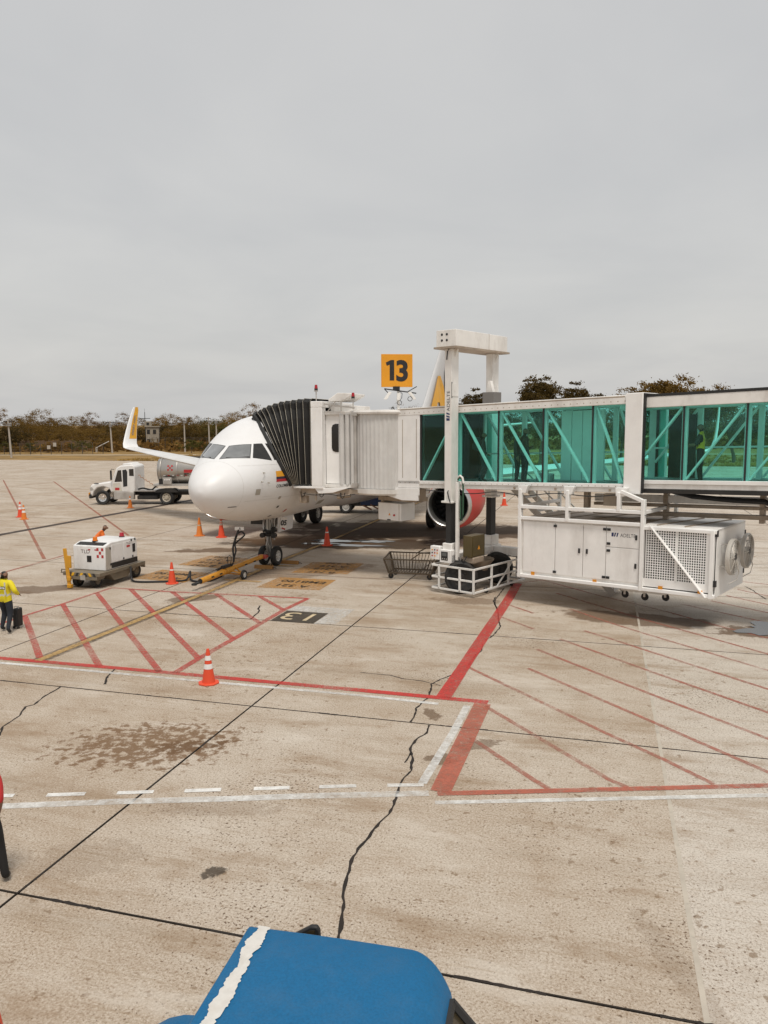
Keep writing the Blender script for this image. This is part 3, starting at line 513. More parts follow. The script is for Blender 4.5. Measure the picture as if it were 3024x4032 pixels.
for i in range(2600):
    D=rnd2.uniform(166,200); px_=rnd2.uniform(-60,3100); x=tl(D,px_); s=rnd2.uniform(.6,2.2)
    for q in range(5):
        p=Vector((x+rnd2.gauss(0,.6),D+rnd2.gauss(0,.6),rnd2.uniform(0,1.0)*s-.1)); nrm=Vector((rnd2.gauss(0,1),rnd2.gauss(0,1),rnd2.gauss(.4,1))).normalized(); a=nrm.orthogonal().normalized()*.4*s; c_=nrm.cross(a.normalized())*.22*s
        gb.add([p-a,p+c_,p+a,p-c_],[(0,1,2,3)])
tag(gb.build('undergrowth',LEAFB),'brown undergrowth at the foot of the distant wood','undergrowth',kind='stuff')
# ---- lamp poles
CPOLE=mat('concrete_pole',(.42,.38,.33),.8,var=.15,scale=2); LAMPG=mat('lamp_housing',(.3,.29,.28),.5,.3)
def pole(px_,D,h,lean,arm,label,lamps):
    r=empty('lamp_pole',(tl(D,px_),D,-.15),0,label,'lamp pole','lamp poles along the perimeter fence'); b=MB(); b.tube((0,0,0),(lean,0,h),.19,.12,10); b.build('shaft',CPOLE,r,smooth=True)
    b=MB(); b.bar((lean-arm,0,h-.25),(lean+arm,0,h-.25),.12,.12); b.build('crossarm',DARK,r)
    for s,dz in lamps:
        b=MB(); b.box(lean+s-.28,lean+s+.28,-.3,.2,h-.75+dz,h-.35+dz); b.prism([(lean+s-.34,h-.35+dz),(lean+s+.34,h-.35+dz),(lean+s+.2,h-.15+dz),(lean+s-.2,h-.15+dz)],-.36,.26); b.build('lamp_head',LAMPG,r,bevel=.03)
pole(49,139,6.75,-.25,.8,'pale concrete lamp pole with crossarm at the far left',[(.25,-.4)])
pole(446,160,6.55,-.2,.85,'pale lamp pole left of the yellow winglet',[(.1,-.4)])
pole(732,165,6.8,0,.3,'lamp pole with single head behind the barbed fence',[(.2,0)])
pole(829,163,7.3,-.1,.5,'taller lamp pole of the pair beside the cockpit',[(.25,-.5)])
pole(857,166,6.7,0,.6,'shorter lamp pole of the pair with a wide head',[(0,0)])
r=empty('antenna_mast',(tl(190,579),190,-.1),0,'dark cross shaped mast beside the pale tower','mast'); b=MB(); b.tube((0,0,0),(0,0,8.8),.12,.07,8); b.build('mast_pole',DARK,r); b=MB(); b.bar((-1.3,0,7.3),(1.3,0,7.3),.14,.14); b.tube((0,0,8.8),(0,0,9.7),.03,.02,6); b.build('crossarm',DARK,r)
# ---- pale tower
r=empty('guard_tower',(tl(188,608),188,-.1),R(12),'pale weathered tower with dark openings behind the winglet','tower'); CW=mat('weathered_wall',(.33,.29,.23),.9,var=.2,scale=.8,dirt=.6)
b=MB(); b.box(-1.5,1.5,-1.3,1.3,0,5.2); b.build('wall',CW,r,bevel=.05)
b=MB(); b.box(-1.75,1.75,-1.55,1.55,5.2,5.45); b.build('roof_slab',CW,r,bevel=.04)
b=MB(); b.box(-1.7,-.2,-1.1,1.1,5.45,6.6); b.build('upper_room',CW,r,bevel=.05)
for x,z in ((-.9,3.6),(.5,3.6),(-.9,1.4)):
    b=MB(); b.box(x-.35,x+.35,-1.36,-1.28,z,z+1.0); b.build('window',DARK,r)
b=MB(); b.box(-1.3,-.7,-1.16,-1.08,5.7,6.3); b.build('window',DARK,r)
# ---- brown wall
BW=mat('brown_wall',(.15,.095,.055),.9,var=.25,scale=.8,dirt=.4)
r=empty('boundary_wall',(0,172,-.15),0,'low brown panelled wall at the edge of the wood','wall')
x0,x1=tl(172,78),tl(172,362); n=14
for k in range(n):
    a=x0+(x1-x0)*k/n; b_=x0+(x1-x0)*(k+1)/n; b=MB(); b.box(a+.03,b_-.03,-.1,.1,0,2.35+.08*math.sin(k*2.1)); b.build('panel',BW,r)
    b=MB(); b.box(a-.09,a+.03,-.16,.16,0,2.55); b.build('post',BW,r)
# ---- fences
WIRE=mat('fence_wire',(.1,.085,.07),.7,.3); FPOST=mat('fence_post',(.07,.06,.05),.8)
def fence(pxa,pxb,D0,D1,n,h,label,arms,signs=()):
    r=empty('perimeter_fence',(0,0,-.15),0,label,'fence','perimeter fences beyond the apron'); pts=[]
    for k in range(n+1):
        t=k/n; D=lerp(D0,D1,t); pts.append(Vector((tl(D,lerp(pxa,pxb,t)),D,0)))
    for p in pts:
        b=MB(); b.tube(p,p+Vector((0,0,h)),.055,.055,6)
        if arms:
            for s in(-1,1): b.tube(p+Vector((0,0,h)),p+Vector((.35*s,.3*s,h+.45)),.04,.03,5)
        b.build('post',FPOST,r)
    b=MB()
    for p,q in zip(pts,pts[1:]):
        for z in (.15,.6,1.05,1.5,h-.05)+((h+.25,h+.42) if arms else ()): b.bar(p+Vector((0,0,z)),q+Vector((0,0,z)),.025,.03)
        m=int((q-p).length/.8)
        for i in range(1,m): t=p.lerp(q,i/m); b.bar(t+Vector((0,0,.1)),t+Vector((0,0,h)),.016,.016)
    o=b.build('wire_mesh',WIRE,r); o['kind']='stuff'
    for t,z in signs:
        i=int(t*n); p=pts[i].lerp(pts[i+1],t*n-i); b=MB(); b.box(p.x-.32,p.x+.32,p.y-.1,p.y-.06,z,z+.75); b.build('warning_sign',CPOLE,r)
fence(-120,410,150,156,13,2.3,'low wire fence with dark posts left of the second lamp pole',False,((.6,1.1),(.645,1.6)))
fence(600,900,172,168,11,2.6,'barbed wire fence with forked post tops beside the cockpit',True)
# ---- boom barrier
r=empty('boom_barrier',(tl(165,385),165,-.15),0,'white boom barrier raised at a slant beside the brown wall','barrier'); b=MB(); b.box(-.2,.2,-.2,.2,0,1.05); b.build('housing',CPOLE,r,bevel=.04); b=MB(); b.bar((0,-.25,1.0),(2.8,-.25,2.4),.09,.1); b.build('boom',WHITE,r)
# ================================================================ AIRCRAFT
FUS=mat('aircraft_white',(.76,.76,.76),.42,var=.02,scale=.8,dirt=.12,dscale=.7,dirtcol=(.45,.38,.3))
air=empty('airliner',ACO[:],math.atan2(AXx.y,AXx.x),'white narrow body airliner with yellow winglet parked nose in at the jet bridge','airplane')
AF=lambda x,y,z:(x,-y,z)
NX=[v-5.07 for v in(0,.05,.15,.3,.6,1.0,1.5,2.0,2.6,3.2,4.0,5.0,6.0,7.0,25,28,31,34,37.4)]
NT=[v+3.9 for v in(-.62,-.42,-.27,-.11,.12,.36,.63,.92,1.36,1.66,1.88,2.0,2.06,2.07,2.07,2.05,1.98,1.88,1.65)]
NB=[v+3.9 for v in(-.62,-.82,-.97,-1.12,-1.32,-1.5,-1.65,-1.76,-1.86,-1.93,-1.99,-2.04,-2.07,-2.07,-2.07,-1.6,-.75,.25,1.1)]
NW=[0,.22,.38,.55,.8,1.04,1.28,1.46,1.63,1.75,1.86,1.94,1.97,1.975,1.975,1.85,1.4,.85,.25]
def fsec(x):
    t,b_,w_=hermite(x,NX,NT),hermite(x,NX,NB),max(0,hermite(x,NX,NW))
    zc=3.28+.62*min(1,(x+5.07)/6*1.3) if x<20 else (3.9 if x<20 else lerp(3.9,(t+b_)/2,min(1,(x-20)/6)))
    return t,b_,w_,zc
def fimp(x,y,z):
    t,b_,w_,zc=fsec(x)
    if x<=NX[0] or w_<1e-4: return 9
    hh=(t-zc) if z>zc else (zc-b_)
    return (y/w_)**2+((z-zc)/max(hh,1e-4))**2
def fy(x,z,off=.006):
    t,b_,w_,zc=fsec(x); hh=(t-zc) if z>zc else (zc-b_); return w_*math.sqrt(max(0,1-((z-zc)/hh)**2))+off
def push(p,off):
    o=Vector((p.x+1.6,0,3.9)); d=(p-o); lo,hi=.3,1.8
    for _ in range(40):
        m=(lo+hi)/2; q=o+d*m
        if fimp(*q)<1: lo=m
        else: hi=m
    return o+d*hi+d.normalized()*off
b=MB(AF); n=64; st=[-5.07+v for v in(.004,.02,.05,.1,.16,.24,.34,.46,.6,.78,1.0,1.25,1.5,1.75,2.0,2.25,2.5,2.75,3.0,3.3,3.6,4.0,4.5,5,5.5,6,6.6,7.2)]+[3+1.5*k for k in range(12)]+[20+.8*k for k in range(16)]+[32.3]
vs=[];fs=[]
for x in st:
    t,b_,w_,zc=fsec(x)
    for i in range(n):
        a=2*math.pi*i/n; c=math.cos(a); vs.append((x,w_*math.sin(a),zc+((t-zc) if c>0 else (zc-b_))*c))
for k in range(len(st)-1):
    for i in range(n): fs.append((k*n+i,k*n+(i+1)%n,(k+1)*n+(i+1)%n,(k+1)*n+i))
fs+=[tuple(range(n)),tuple(range(len(vs)-1,len(vs)-1-n,-1))]
b.add(vs,fs); b.build('fuselage',FUS,air,smooth=60)
# belly fairing
b=MB(AF); vs=[];fs=[]; K=14; M=24
for k in range(K+1):
    x=lerp(5.2,17.2,k/K); s=math.sin(math.pi*k/K)**.55
    for i in range(M+1):
        a=lerp(-1.75,1.75,i/M); r=1.9+.28*s; vs.append((x,(r+.12*s)*math.sin(a)*1.02,3.9-.02-r*math.cos(a)*(1.07+.01*s)))
for k in range(K):
    for i in range(M): fs.append((k*(M+1)+i,k*(M+1)+i+1,(k+1)*(M+1)+i+1,(k+1)*(M+1)+i))
b.add(vs,fs); b.build('belly_fairing',FUS,air,smooth=60)
# cockpit windows
WIND=mat('cockpit_glass',(.17,.175,.175),.06,var=.3,scale=1.5,spec=.9,coat=1); WINS=mat('cockpit_side_glass',(.02,.018,.016),.08,var=.4,scale=2,spec=.6); GASK=mat('window_gasket',(.03,.03,.03),.6)
def pane(c,m,name,grow=0,off=.006,N1=8,N2=6):
    c=[Vector(v) for v in c]; mid=sum(c,Vector())/4; c=[mid+(v-mid)*(1+grow/(v-mid).length) for v in c]; b=MB(AF); vs=[]; fs=[]
    for j in range(N2+1):
        for i in range(N1+1):
            u,v=i/N1,j/N2; p=(c[0]*(1-u)+c[1]*u)*(1-v)+(c[3]*(1-u)+c[2]*u)*v; vs.append(push(p,off))
    for j in range(N2):
        for i in range(N1): a=j*(N1+1)+i; fs.append((a,a+1,a+N1+2,a+N1+1))
    b.add(vs,fs); return b.build(name,m,air,smooth=True)
WP=[([(-3.19,.09,4.75),(-2.86,.74,4.80),(-3.34,.93,4.36),(-3.91,.11,4.34)],WIND),([(-2.79,.83,4.80),(-2.58,1.03,4.80),(-2.66,1.42,4.26),(-3.2,1.0,4.36)],WINS),([(-2.47,1.12,4.81),(-1.95,1.40,4.78),(-1.85,1.66,4.3),(-2.52,1.48,4.27)],WINS)]
for c,m in WP:
    for s in(1,-1):
        cc=[(x,y*s,z) for x,y,z in c]; pane(cc,GASK,'window_seal',.035,.003); pane(cc,m,'cockpit_window',0,.008)
for s in (1,-1):
    b=MB(AF); p=push(Vector((-3.55,.25*s,4.31)),.02); q=push(Vector((-3.2,.85*s,4.36)),.03); b.path([p,q],.012,6); b.build('wiper',DARK,air)
# cabin windows
CABW=mat('cabin_window',(.03,.03,.035),.15)
wm=None
for k in range(26):
    x=3.0+.78*k
    for s in(1,-1):
        if wm is None:
            b=MB(); b.prism([(.11*math.cos(t*.5236),.17*math.sin(t*.5236)) for t in range(12)],-.012,.004); o=b.build('cabin_window',CABW,air); wm=o.data
        else: o=bpy.data.objects.new('cabin_window',wm); COL.objects.link(o); o.parent=air
        o.location=(x,-s*(1.925),4.32); o.rotation_euler=(R(12)*s,0,0 if s<0 else 0)
# flag, lettering and small service marks, laid on the skin
def skin_quad(x0,x1,z0,z1,m,name,off=.006,sy=1,nx=8,nz=3):
    b=MB(AF); vs=[(lerp(x0,x1,i/nx),sy*fy(lerp(x0,x1,i/nx),lerp(z0,z1,j/nz),off),lerp(z0,z1,j/nz)) for j in range(nz+1) for i in range(nx+1)]
    b.add(vs,[(j*(nx+1)+i,j*(nx+1)+i+1,(j+1)*(nx+1)+i+1,(j+1)*(nx+1)+i) for j in range(nz) for i in range(nx)]); return b.build(name,m,air,smooth=True)
FY=mat('flag_yellow',(.78,.36,.02),.4); FB=mat('flag_blue',(.02,.02,.05),.4); FR=mat('flag_red',(.45,.02,.03),.4); GRY=mat('hatch_grey',(.36,.33,.28),.6)
skin_quad(-2.64,-1.9,3.67,3.87,FY,'flag_stripe'); skin_quad(-2.64,-1.9,3.585,3.67,FB,'flag_stripe'); skin_quad(-2.64,-1.9,3.49,3.585,FR,'flag_stripe')
text_mesh('lettering','COLOMBIA',.15,lambda u,v:Vector(AF(-2.62+u,fy(-2.62+u,3.29+v,.008),3.29+v)),BLK,air,bold=.004,space=1.02)
skin_quad(-3.57,-3.37,3.10,3.30,GRY,'service_hatch',.008,nx=3)
skin_quad(-4.35,-4.08,2.73,2.755,BLK,'static_port',.01,nx=3)
skin_quad(-2.02,-1.9,2.5,2.58,BLK,'static_port',.01,nx=3)
skin_quad(-1.78,-1.67,2.13,2.2,BLK,'static_port',.01,nx=3)
skin_quad(1.7,2.3,2.25,2.42,GRY,'service_hatch',.008,nx=4); skin_quad(4.0,5.6,2.35,2.9,WINS,'cargo_door_mark',.008,nx=4)
skin_quad(-.5,.4,3.4,5.2,GASK,'door_seal',.004,nx=6,nz=8); skin_quad(-.46,.36,3.44,5.16,FUS,'passenger_door',.012,nx=6,nz=8)
# panel joints of the skin
SEAM=mat('panel_seam',(.62,.61,.59),.6)
def ring(x,a0,a1,nm='panel_seam',w_=.012):
    b=MB(AF); vs=[]; n_=40
    for i in range(n_+1):
        a=lerp(a0,a1,i/n_)
        for xx in(x-w_/2,x+w_/2):
            t,b_,wd,zc=fsec(xx); c=math.cos(a); vs.append((xx,(wd+.004)*math.sin(a),zc+((t-zc) if c>0 else (zc-b_))*c*1.002))
    b.add(vs,[(2*i,2*i+1,2*i+3,2*i+2) for i in range(n_)]); b.build(nm,SEAM,air)
for x in(-4.05,-1.45,.75,2.6,4.6): ring(x,0,6.2832)
for z in(4.1,2.9): skin_quad(-3.9,3.0,z,z+.012,SEAM,'panel_seam',.003,nx=30,nz=1)
skin_quad(-3.2,-2.7,3.0,3.012,SEAM,'panel_seam',.004,nx=4,nz=1)
for x,z in((-3.35,3.55),(-3.05,3.5),(-3.2,3.85)):
    b=MB(AF); y=fy(x,z,0); b.path([(x,y-.02,z),(x-.02,y+.07,z-.01),(x-.16,y+.08,z-.012)],[.022,.016,.009],6); b.build('pitot_probe',GRY,air,smooth=True)
skin_quad(-2.3,-2.15,2.85,2.95,GRY,'service_hatch',.008,nx=3); skin_quad(-.9,-.4,2.5,2.85,FUS,'avionics_hatch',.01,nx=5); skin_quad(-1.1,-.98,2.25,2.36,REDP,'red_placard',.01,nx=2)
# nose gear
GM=mat('gear_metal',(.42,.41,.39),.4,.5,var=.2,dirt=.4); HUB=mat('wheel_hub',(.62,.61,.58),.45,.2,var=.1,dirt=.3)
def wheel(parent,x,y,z,r,wd,side,hubr=.55,xf=None,tn='tyre',hm=None):
    b=MB(xf); h=wd/2; b.lathe([(r*hubr,y-h*.7),(r*.86,y-h),(r*.97,y-h*.72),(r,y-h*.35),(r,y+h*.35),(r*.97,y+h*.72),(r*.86,y+h),(r*hubr,y+h*.7)],(x,0,z),'y',28); t=b.build('wheel',BLACK,parent,smooth=50)
    b=MB(xf); 
    for s in(-1,1): b.lathe([(r*hubr*1.02,y+s*h*.72),(r*hubr*.92,y+s*h*.62),(r*hubr*.5,y+s*h*.55),(r*hubr*.42,y+s*h*.78),(.001,y+s*h*.8)],(x,0,z),'y',20)
    b.build('rim',hm or HUB,t,smooth=30)
    b=MB(xf)
    for s in(-1,1):
        for k in range(8): a=k*math.pi/4; b.tube((x+r*hubr*.7*math.cos(a),y+s*h*.5,z+r*hubr*.7*math.sin(a)),(x+r*hubr*.7*math.cos(a),y+s*h*.68,z+r*hubr*.7*math.sin(a)),r*.045,None,6)
    b.build('wheel_bolts',DARK,t); return t
for s in(-1,1): wheel(air,0,.26*s,.385,.385,.23,s,xf=AF)
b=MB(AF); b.tube((0,0,.55),(0,0,1.15),.065,.065,14); b.tube((0,0,1.1),(0,0,2.0),.11,.13,14); b.tube((0,-.2,.385),(0,.2,.385),.05,None,10); b.tube((0,0,.36),(0,0,.6),.08,.08,12); b.build('gear_strut',GM,air,smooth=True)
b=MB(AF); b.bar((-.12,0,.5),(-.3,0,.8),.14,.05,(0,1,0)); b.bar((-.3,0,.8),(-.1,0,1.12),.14,.05,(0,1,0)); b.tube((.05,.16,1.0),(.1,.16,1.9),.03); b.tube((.05,-.16,1.0),(.1,-.16,1.9),.03); b.bar((0,0,1.25),(1.1,0,1.95),.14,.1,(0,1,0)); b.build('drag_brace',GM,air,smooth=True)
b=MB(AF); b.lathe([(.2,.0),(.22,.1),(.16,.16)],(0,0,1.16),'z',16); b.tube((-.05,.24,1.2),(-.22,.24,1.2),.1,.1,14); b.tube((-.05,-.24,1.2),(-.22,-.24,1.2),.1,.1,14); b.tube((-.02,.2,1.45),(-.18,.2,1.45),.08,None,12); b.box(-.14,.14,-.24,.24,1.32,1.4); b.build('taxi_lights',DARK,air,smooth=True)
b=MB(AF); b.path([(-.16,-.1,1.8),(-.2,-.16,1.4),(-.14,-.12,1.0),(-.12,-.08,.6)],.014,6); b.path([(-.16,.12,1.8),(-.22,.2,1.5),(-.14,.1,.9),(-.1,.1,.5)],.014,6); b.path([(-.14,.02,1.9),(-.19,.05,1.5),(-.13,.03,.8)],.012,6); b.build('hydraulic_hoses',BLACK,air,smooth=True)
b=MB(AF); b.prism([(-.75,1.62),(-.25,1.62),(-.22,1.92),(-.72,1.92)],-.15,-.13,'x'); b.build('gear_door',DARK,air)
b=MB(AF); b.prism([(.34,1.48),(.6,1.4),(.66,1.88),(.4,1.9)],.2,.225,'x'); d=b.build('gear_door',WHITE,air)
text_mesh('lettering','05',.27,lambda u,v:Vector(AF(.192,.37+u*.95,1.57+v+u*.05)),BLK,air,bold=.012,shear=.2)
b=MB(AF); b.prism([(.42,1.43),(.56,1.385),(.57,1.44),(.43,1.485)],.185,.192,'x'); b.build('red_plate',REDP,air)
b=MB(AF); b.prism([(.28,1.3),(.33,1.3),(.4,1.95),(.3,1.95)],.1,1.4,'x'); b.prism([(-.33,1.3),(-.28,1.3),(-.3,1.95),(-.4,1.95)],.1,1.4,'x'); b.build('bay_door',FUS,air)
# main gear
for s in(-1,1):
    for d in(-.46,.46): wheel(air,12.64,3.8*s+d,.585,.585,.42,s,hubr=.48,xf=AF)
    b=MB(AF); b.tube((12.64,3.8*s,.5),(12.64,3.7*s,2.9),.12,.16,14); b.tube((12.64,3.8*s-.4,.585),(12.64,3.8*s+.4,.585),.09); b.tube((12.64,3.75*s,1.6),(12.64,2.2*s,2.6),.08); b.build('gear_strut',GM,air,smooth=True)
    b=MB(AF); b.bar((12.6,4.35*s,1.0),(12.6,4.2*s,2.9),.04,1.1,(1,0,0)); b.build('gear_door',FUS,air)
# wings
WING=mat('wing_grey',(.66,.66,.65),.4,var=.05,scale=.5,dirt=.2)
def foil(c,t,n=12):
    up=[];lo=[]
    for i in range(n+1):
        x=.5*(1-math.cos(math.pi*i/n)); y=5*t*(.2969*math.sqrt(x)-.126*x-.3516*x*x+.2843*x**3-.1015*x**4); up.append((x*c,y*c*1.1)); lo.append((x*c,-y*c*.9))
    return up+lo[-2:0:-1]
def loft(secs,name,m,parent,cap=True):
    b=MB(AF); vs=[]; fs=[]; n=None
    for org,prof,updir in secs:
        n=len(prof)
        for a,h in prof: vs.append(Vector(org)+Vector((a,0,0))+Vector(updir)*h)
    for k in range(len(secs)-1):
        for i in range(n): fs.append((k*n+i,k*n+(i+1)%n,(k+1)*n+(i+1)%n,(k+1)*n+i))
    fs+=[tuple(range(n)),tuple(range(len(vs)-1,len(vs)-1-n,-1))]
    b.add(vs,fs); return b.build(name,m,parent,smooth=40)
SHK=mat('winglet_white',(.82,.82,.81),.35,var=.03); VY=mat('livery_yellow',(.80,.40,.015),.4,var=.06); VR=mat('livery_red',(.55,.05,.05),.4,var=.08); VG=mat('dark_grey',(.22,.2,.2),.4,var=.1)
for s in(1,-1):
    loft([((6.2,1.2*s,2.5),foil(6.6,.14),(0,0,1)),((6.7,2.0*s,2.62),foil(6.2,.14),(0,0,1)),((8.75,6.4*s,2.98),foil(3.9,.12),(0,0,1)),((11.6,11.7*s,3.5),foil(2.7,.11),(0,0,1)),((14.25,16.8*s,4.05),foil(1.6,.1),(0,0,1))],'wing',WING,air)
    W=[]
    pts=[(14.25,16.8,4.05,1.6,0),(14.45,17.12,4.12,1.55,.5),(14.7,17.32,4.32,1.45,1.0),(14.95,17.42,4.62,1.35,1.3),(15.35,17.52,5.2,1.15,1.42),(15.8,17.6,5.85,.92,1.45),(16.25,17.66,6.45,.7,1.46),(16.45,17.68,6.68,.5,1.46)]
    for x,y,z,c,a in pts: W.append(((x,y*s,z),foil(c,.09),(0,-s*math.sin(a),math.cos(a))))
    sh=loft(W,'winglet',SHK,air)
    # yellow panel with web address on both faces of the winglet
    for side in(1,-1):
        b=MB(AF); vs=[]; fs=[]
        for x,y,z,c,a in pts[3:]:
            f0=foil(c,.09); th=max(h for _,h in f0)
            for fx in(.34,.55,.78,.97):
                t_=.09; yy=5*t_*(.2969*math.sqrt(fx)-.126*fx-.3516*fx*fx+.2843*fx**3-.1015*fx**4)*c*1.15+.006
                vs.append((x+fx*c,(y*s)+side*(-s)*math.sin(a)*yy,z+side*math.cos(a)*yy))
        for k in range(len(pts)-4):
            for i in range(3): fs.append((k*4+i,k*4+i+1,k*4+i+5,k*4+i+4))
        b.add(vs,fs); b.build('yellow_panel',VY,air,smooth=True)
        def mp(u,v,s=s,side=side):
            t=.07+u/2.25; zz=lerp(4.72,6.6,t); k=interp(zz,[p[2] for p in pts],list(range(len(pts)))); i=min(int(k),len(pts)-2); f=k-i
            x,y,c=[lerp(pts[i][q],pts[i+1][q],f) for q in(0,1,3)]
            return Vector(AF(x+(.62-v/1.0*1.2*(1 if True else 1)+.05)*c,y*s-side*s*(.09*.5*c*1.0+.022),zz))
        text_mesh('lettering','vivaair.com',.34,mp,VG,air,bold=.004)
# tail
loft([((21.4,0,5.7),foil(9.6,.035),(0,1,0)),((22.8,0,6.2),foil(8.6,.06),(0,1,0)),((29.4,0,11.75),foil(2.9,.08),(0,1,0))],'tail_fin',mat('fin_white',(.6,.6,.6),.4,var=.03),air)
for s in(1,-1):
    def fp(poly,m,nm,o=.03):
        b=MB(AF); vs=[]
        for x,z in poly:
            t=(z-6.2)/5.55; le=lerp(22.8,29.4,t); c=lerp(8.6,2.9,t); fx=min(.99,max(.01,(x-le)/c)); yy=5*.075*(.2969*math.sqrt(fx)-.126*fx-.3516*fx*fx+.2843*fx**3-.1015*fx**4)*c*1.12+o; vs.append((x,s*yy,z))
        b.add(vs,[tuple(range(len(vs)))]); b.build(nm,m,air)
    fp([(24.1,6.3),(25.7,6.3),(26.1,7.0),(26.8,7.0),(27.3,6.3),(29.0,6.3),(28.9,7.4),(28.3,8.2),(27.3,8.9),(26.7,8.85)],VY,'yellow_panel')
    fp([(29.2,6.9),(29.8,7.4),(30.0,9.3),(29.4,9.9),(28.8,9.2),(28.7,8.0)],VG,'grey_oval')  # dark grey oval laid on each side of the fin
    fp([(29.2,10.9),(31.6,11.2),(31.8,10.2),(30.0,9.9)],VR,'red_panel')
    loft([((28.3,.4*s,5.0),foil(3.6,.09),(0,0,1)),((31.4,6.2*s,5.55),foil(1.4,.09),(0,0,1))],'tailplane',WING,air)
# engines
COWL=mat('engine_red',(.46,.028,.022),.42,var=.1,scale=.7,dirt=.1); FAN=mat('fan_metal',(.06,.06,.065),.4,.6); LIP=mat('inlet_lip',(.55,.54,.52),.3,.9,var=.08)
for s in(1,-1):
    c=(0,5.75*s,1.92); e=MB(AF); e.lathe([(1.03,6.2),(1.1,6.5),(1.17,7.0),(1.19,7.6),(1.14,8.6),(1.02,9.6),(.92,10.1),(.86,10.1)],c,'x',40); e=e.build('engine_cowl',COWL,air,smooth=60)
    b=MB(AF); b.lathe([(.86,6.5),(.85,6.3),(.855,6.1),(.88,5.97),(.93,5.93),(.985,5.97),(1.02,6.1),(1.032,6.21)],c,'x',40); b.build('inlet_lip',LIP,e,smooth=60)
    b=MB(AF); b.lathe([(.86,6.48),(.86,7.3),(.3,7.4)],c,'x',36); b.build('inlet_duct',DARK,e,smooth=60)
    b=MB(AF); b.lathe([(.001,6.72),(.12,6.8),(.22,6.95),(.28,7.2)],c,'x',20); b.build('spinner',FAN,e,smooth=60)
    b=MB(AF)
    for k in range(20):
        a=k*math.pi/10; ca,sa=math.cos(a),math.sin(a); t=Vector((0,-sa,ca))*.11
        p=Vector((7.1,c[1]+.26*ca,c[2]+.26*sa)); q=Vector((7.0,c[1]+.84*ca,c[2]+.84*sa)); b.add([p-t*.5,p+t*.5+Vector((.15,0,0)),q+t+Vector((.2,0,0)),q-t],[(0,1,2,3)])
    b.build('fan_blades',FAN,e)
    b=MB(AF); b.lathe([(.6,9.6),(.55,10.3),(.4,11.0),(.3,11.2),(.001,11.8)],c,'x',24); b.build('exhaust_cone',GM,e,smooth=60)
    b=MB(AF); b.prism([(7.2,2.9),(10.5,2.75),(12.0,2.9),(11.5,3.15),(8.6,3.2)],5.6*s,5.9*s,'y'); b.build('pylon',FUS,air,bevel=.05)
def smooth_path(p,n=6):
    p=[Vector(v) for v in p]; o=[]
    for i in range(len(p)-1):
        a,b_,c,d=p[max(i-1,0)],p[i],p[i+1],p[min(i+2,len(p)-1)]
        for k in range(n):
            t=k/n; o.append(.5*((2*b_)+(c-a)*t+(2*a-5*b_+4*c-d)*t*t+(3*b_-a-3*c+d)*t**3))
    return o+[p[-1]]
# ================================================================ JET BRIDGE
BO=Vector((2.34,25.39,0)); BT=Vector((math.cos(R(40)),-math.sin(R(40)),0)); BN=Vector((math.sin(R(40)),math.cos(R(40)),0))
br=empty('jet_bridge',BO[:],R(-40),'white jet bridge with green glass tunnels docked at the airliner','jet bridge')
SLP=.03
TX=lambda x,y,z:(x,y,z+SLP*x)
def CX(x,y,z):
    p=ACO+AXx*x+AXy*y-BO; return (p.dot(BT),p.dot(BN),z)
GLS=glass('green_glass',(.7,.97,.94),.1,milk=.012); GLD=mat('blackout_panel',(.004,.005,.005),.8,spec=.05)
FLR=mat('tunnel_floor',(.2,.2,.2),.6); CEIL=mat('tunnel_ceiling',(.8,.8,.78),.7,var=.05); INW=mat('inner_frame_white',(.9,.9,.88),.5,var=.04)
SEAL=mat('black_seal',(.02,.02,.02),.6)
W=1.8
def tunnel(x0,x1,y0,y1,gb,gt,rb,bb,mull,g0,g1,diag,pn,blk=None):
    yc=(y0+y1)/2
    b=MB(TX); b.box(x0,x1,y0-.03,y1+.03,gt,rb); b.build(pn+'_roof',WHITE2,br,bevel=.015)
    b=MB(TX); b.box(x0,x1,y0-.02,y0+.1,gb-.11,gb); b.build('sill',WHITE,br,bevel=.01)
    b=MB(TX); b.box(x0,x1,y1-.1,y1+.02,gb-.11,gb); b.build('sill',WHITE,br,bevel=.01)
    b=MB(TX); b.box(x0,x1,y0+.01,y1-.01,bb,gb-.112); b.build(pn+'_underframe',WHITE2,br,bevel=.015)
    b=MB(TX); b.box(x0,x1,y0+.1,y1-.1,gb-.108,gb-.05); b.build('floor',FLR,br)
    b=MB(TX); b.box(x0,x1,y0+.05,y1-.05,gt-.03,gt-.002); b.build('ceiling',CEIL,br)
    xs=[g0]+list(mull)+[g1]
    for side,yy,yi in((0,y0+.03,y0+.16),(1,y1-.03,y1-.16)):
        for a,c in zip(xs,xs[1:]):
            b=MB(TX); b.box(a+.02,c-.02,yy-.006,yy+.006,gb,gt); b.build('glass_pane',GLS,br)
        for a in mull:
            b=MB(TX); b.box(a-.022,a+.022,yy-.02,yy+.02,gb,gt); b.build('mullion',SEAL,br)
            b=MB(TX); b.box(a-.07,a+.07,yi-.06,yi+.06,gb-.04,gt-.03); b.build('tunnel_post',INW,br,bevel=.008)
        for a in (g0,g1):
            b=MB(TX); b.box(a-.02,a+.05 if a==g0 else a+.02,yy-.02,yy+.03,gb,gt); b.build('mullion',SEAL,br)
    for k,(a,za,c,zc) in enumerate(diag):
        for yi in(y0+.15,y1-.15):
            b=MB(TX); b.bar((a,yi-(.04 if yi<1 else 0),za),(c,yi-(.04 if yi<1 else 0),zc),.05,.12,(0,1,0)); b.build('diagonal_brace',INW,br,bevel=.006)
    b=MB(TX)
    for yi in(y1-.17,): b.bar((g0,yi,gb+.85),(g1,yi,gb+.85),.04,.05)
    b.build('handrail',INW,br)
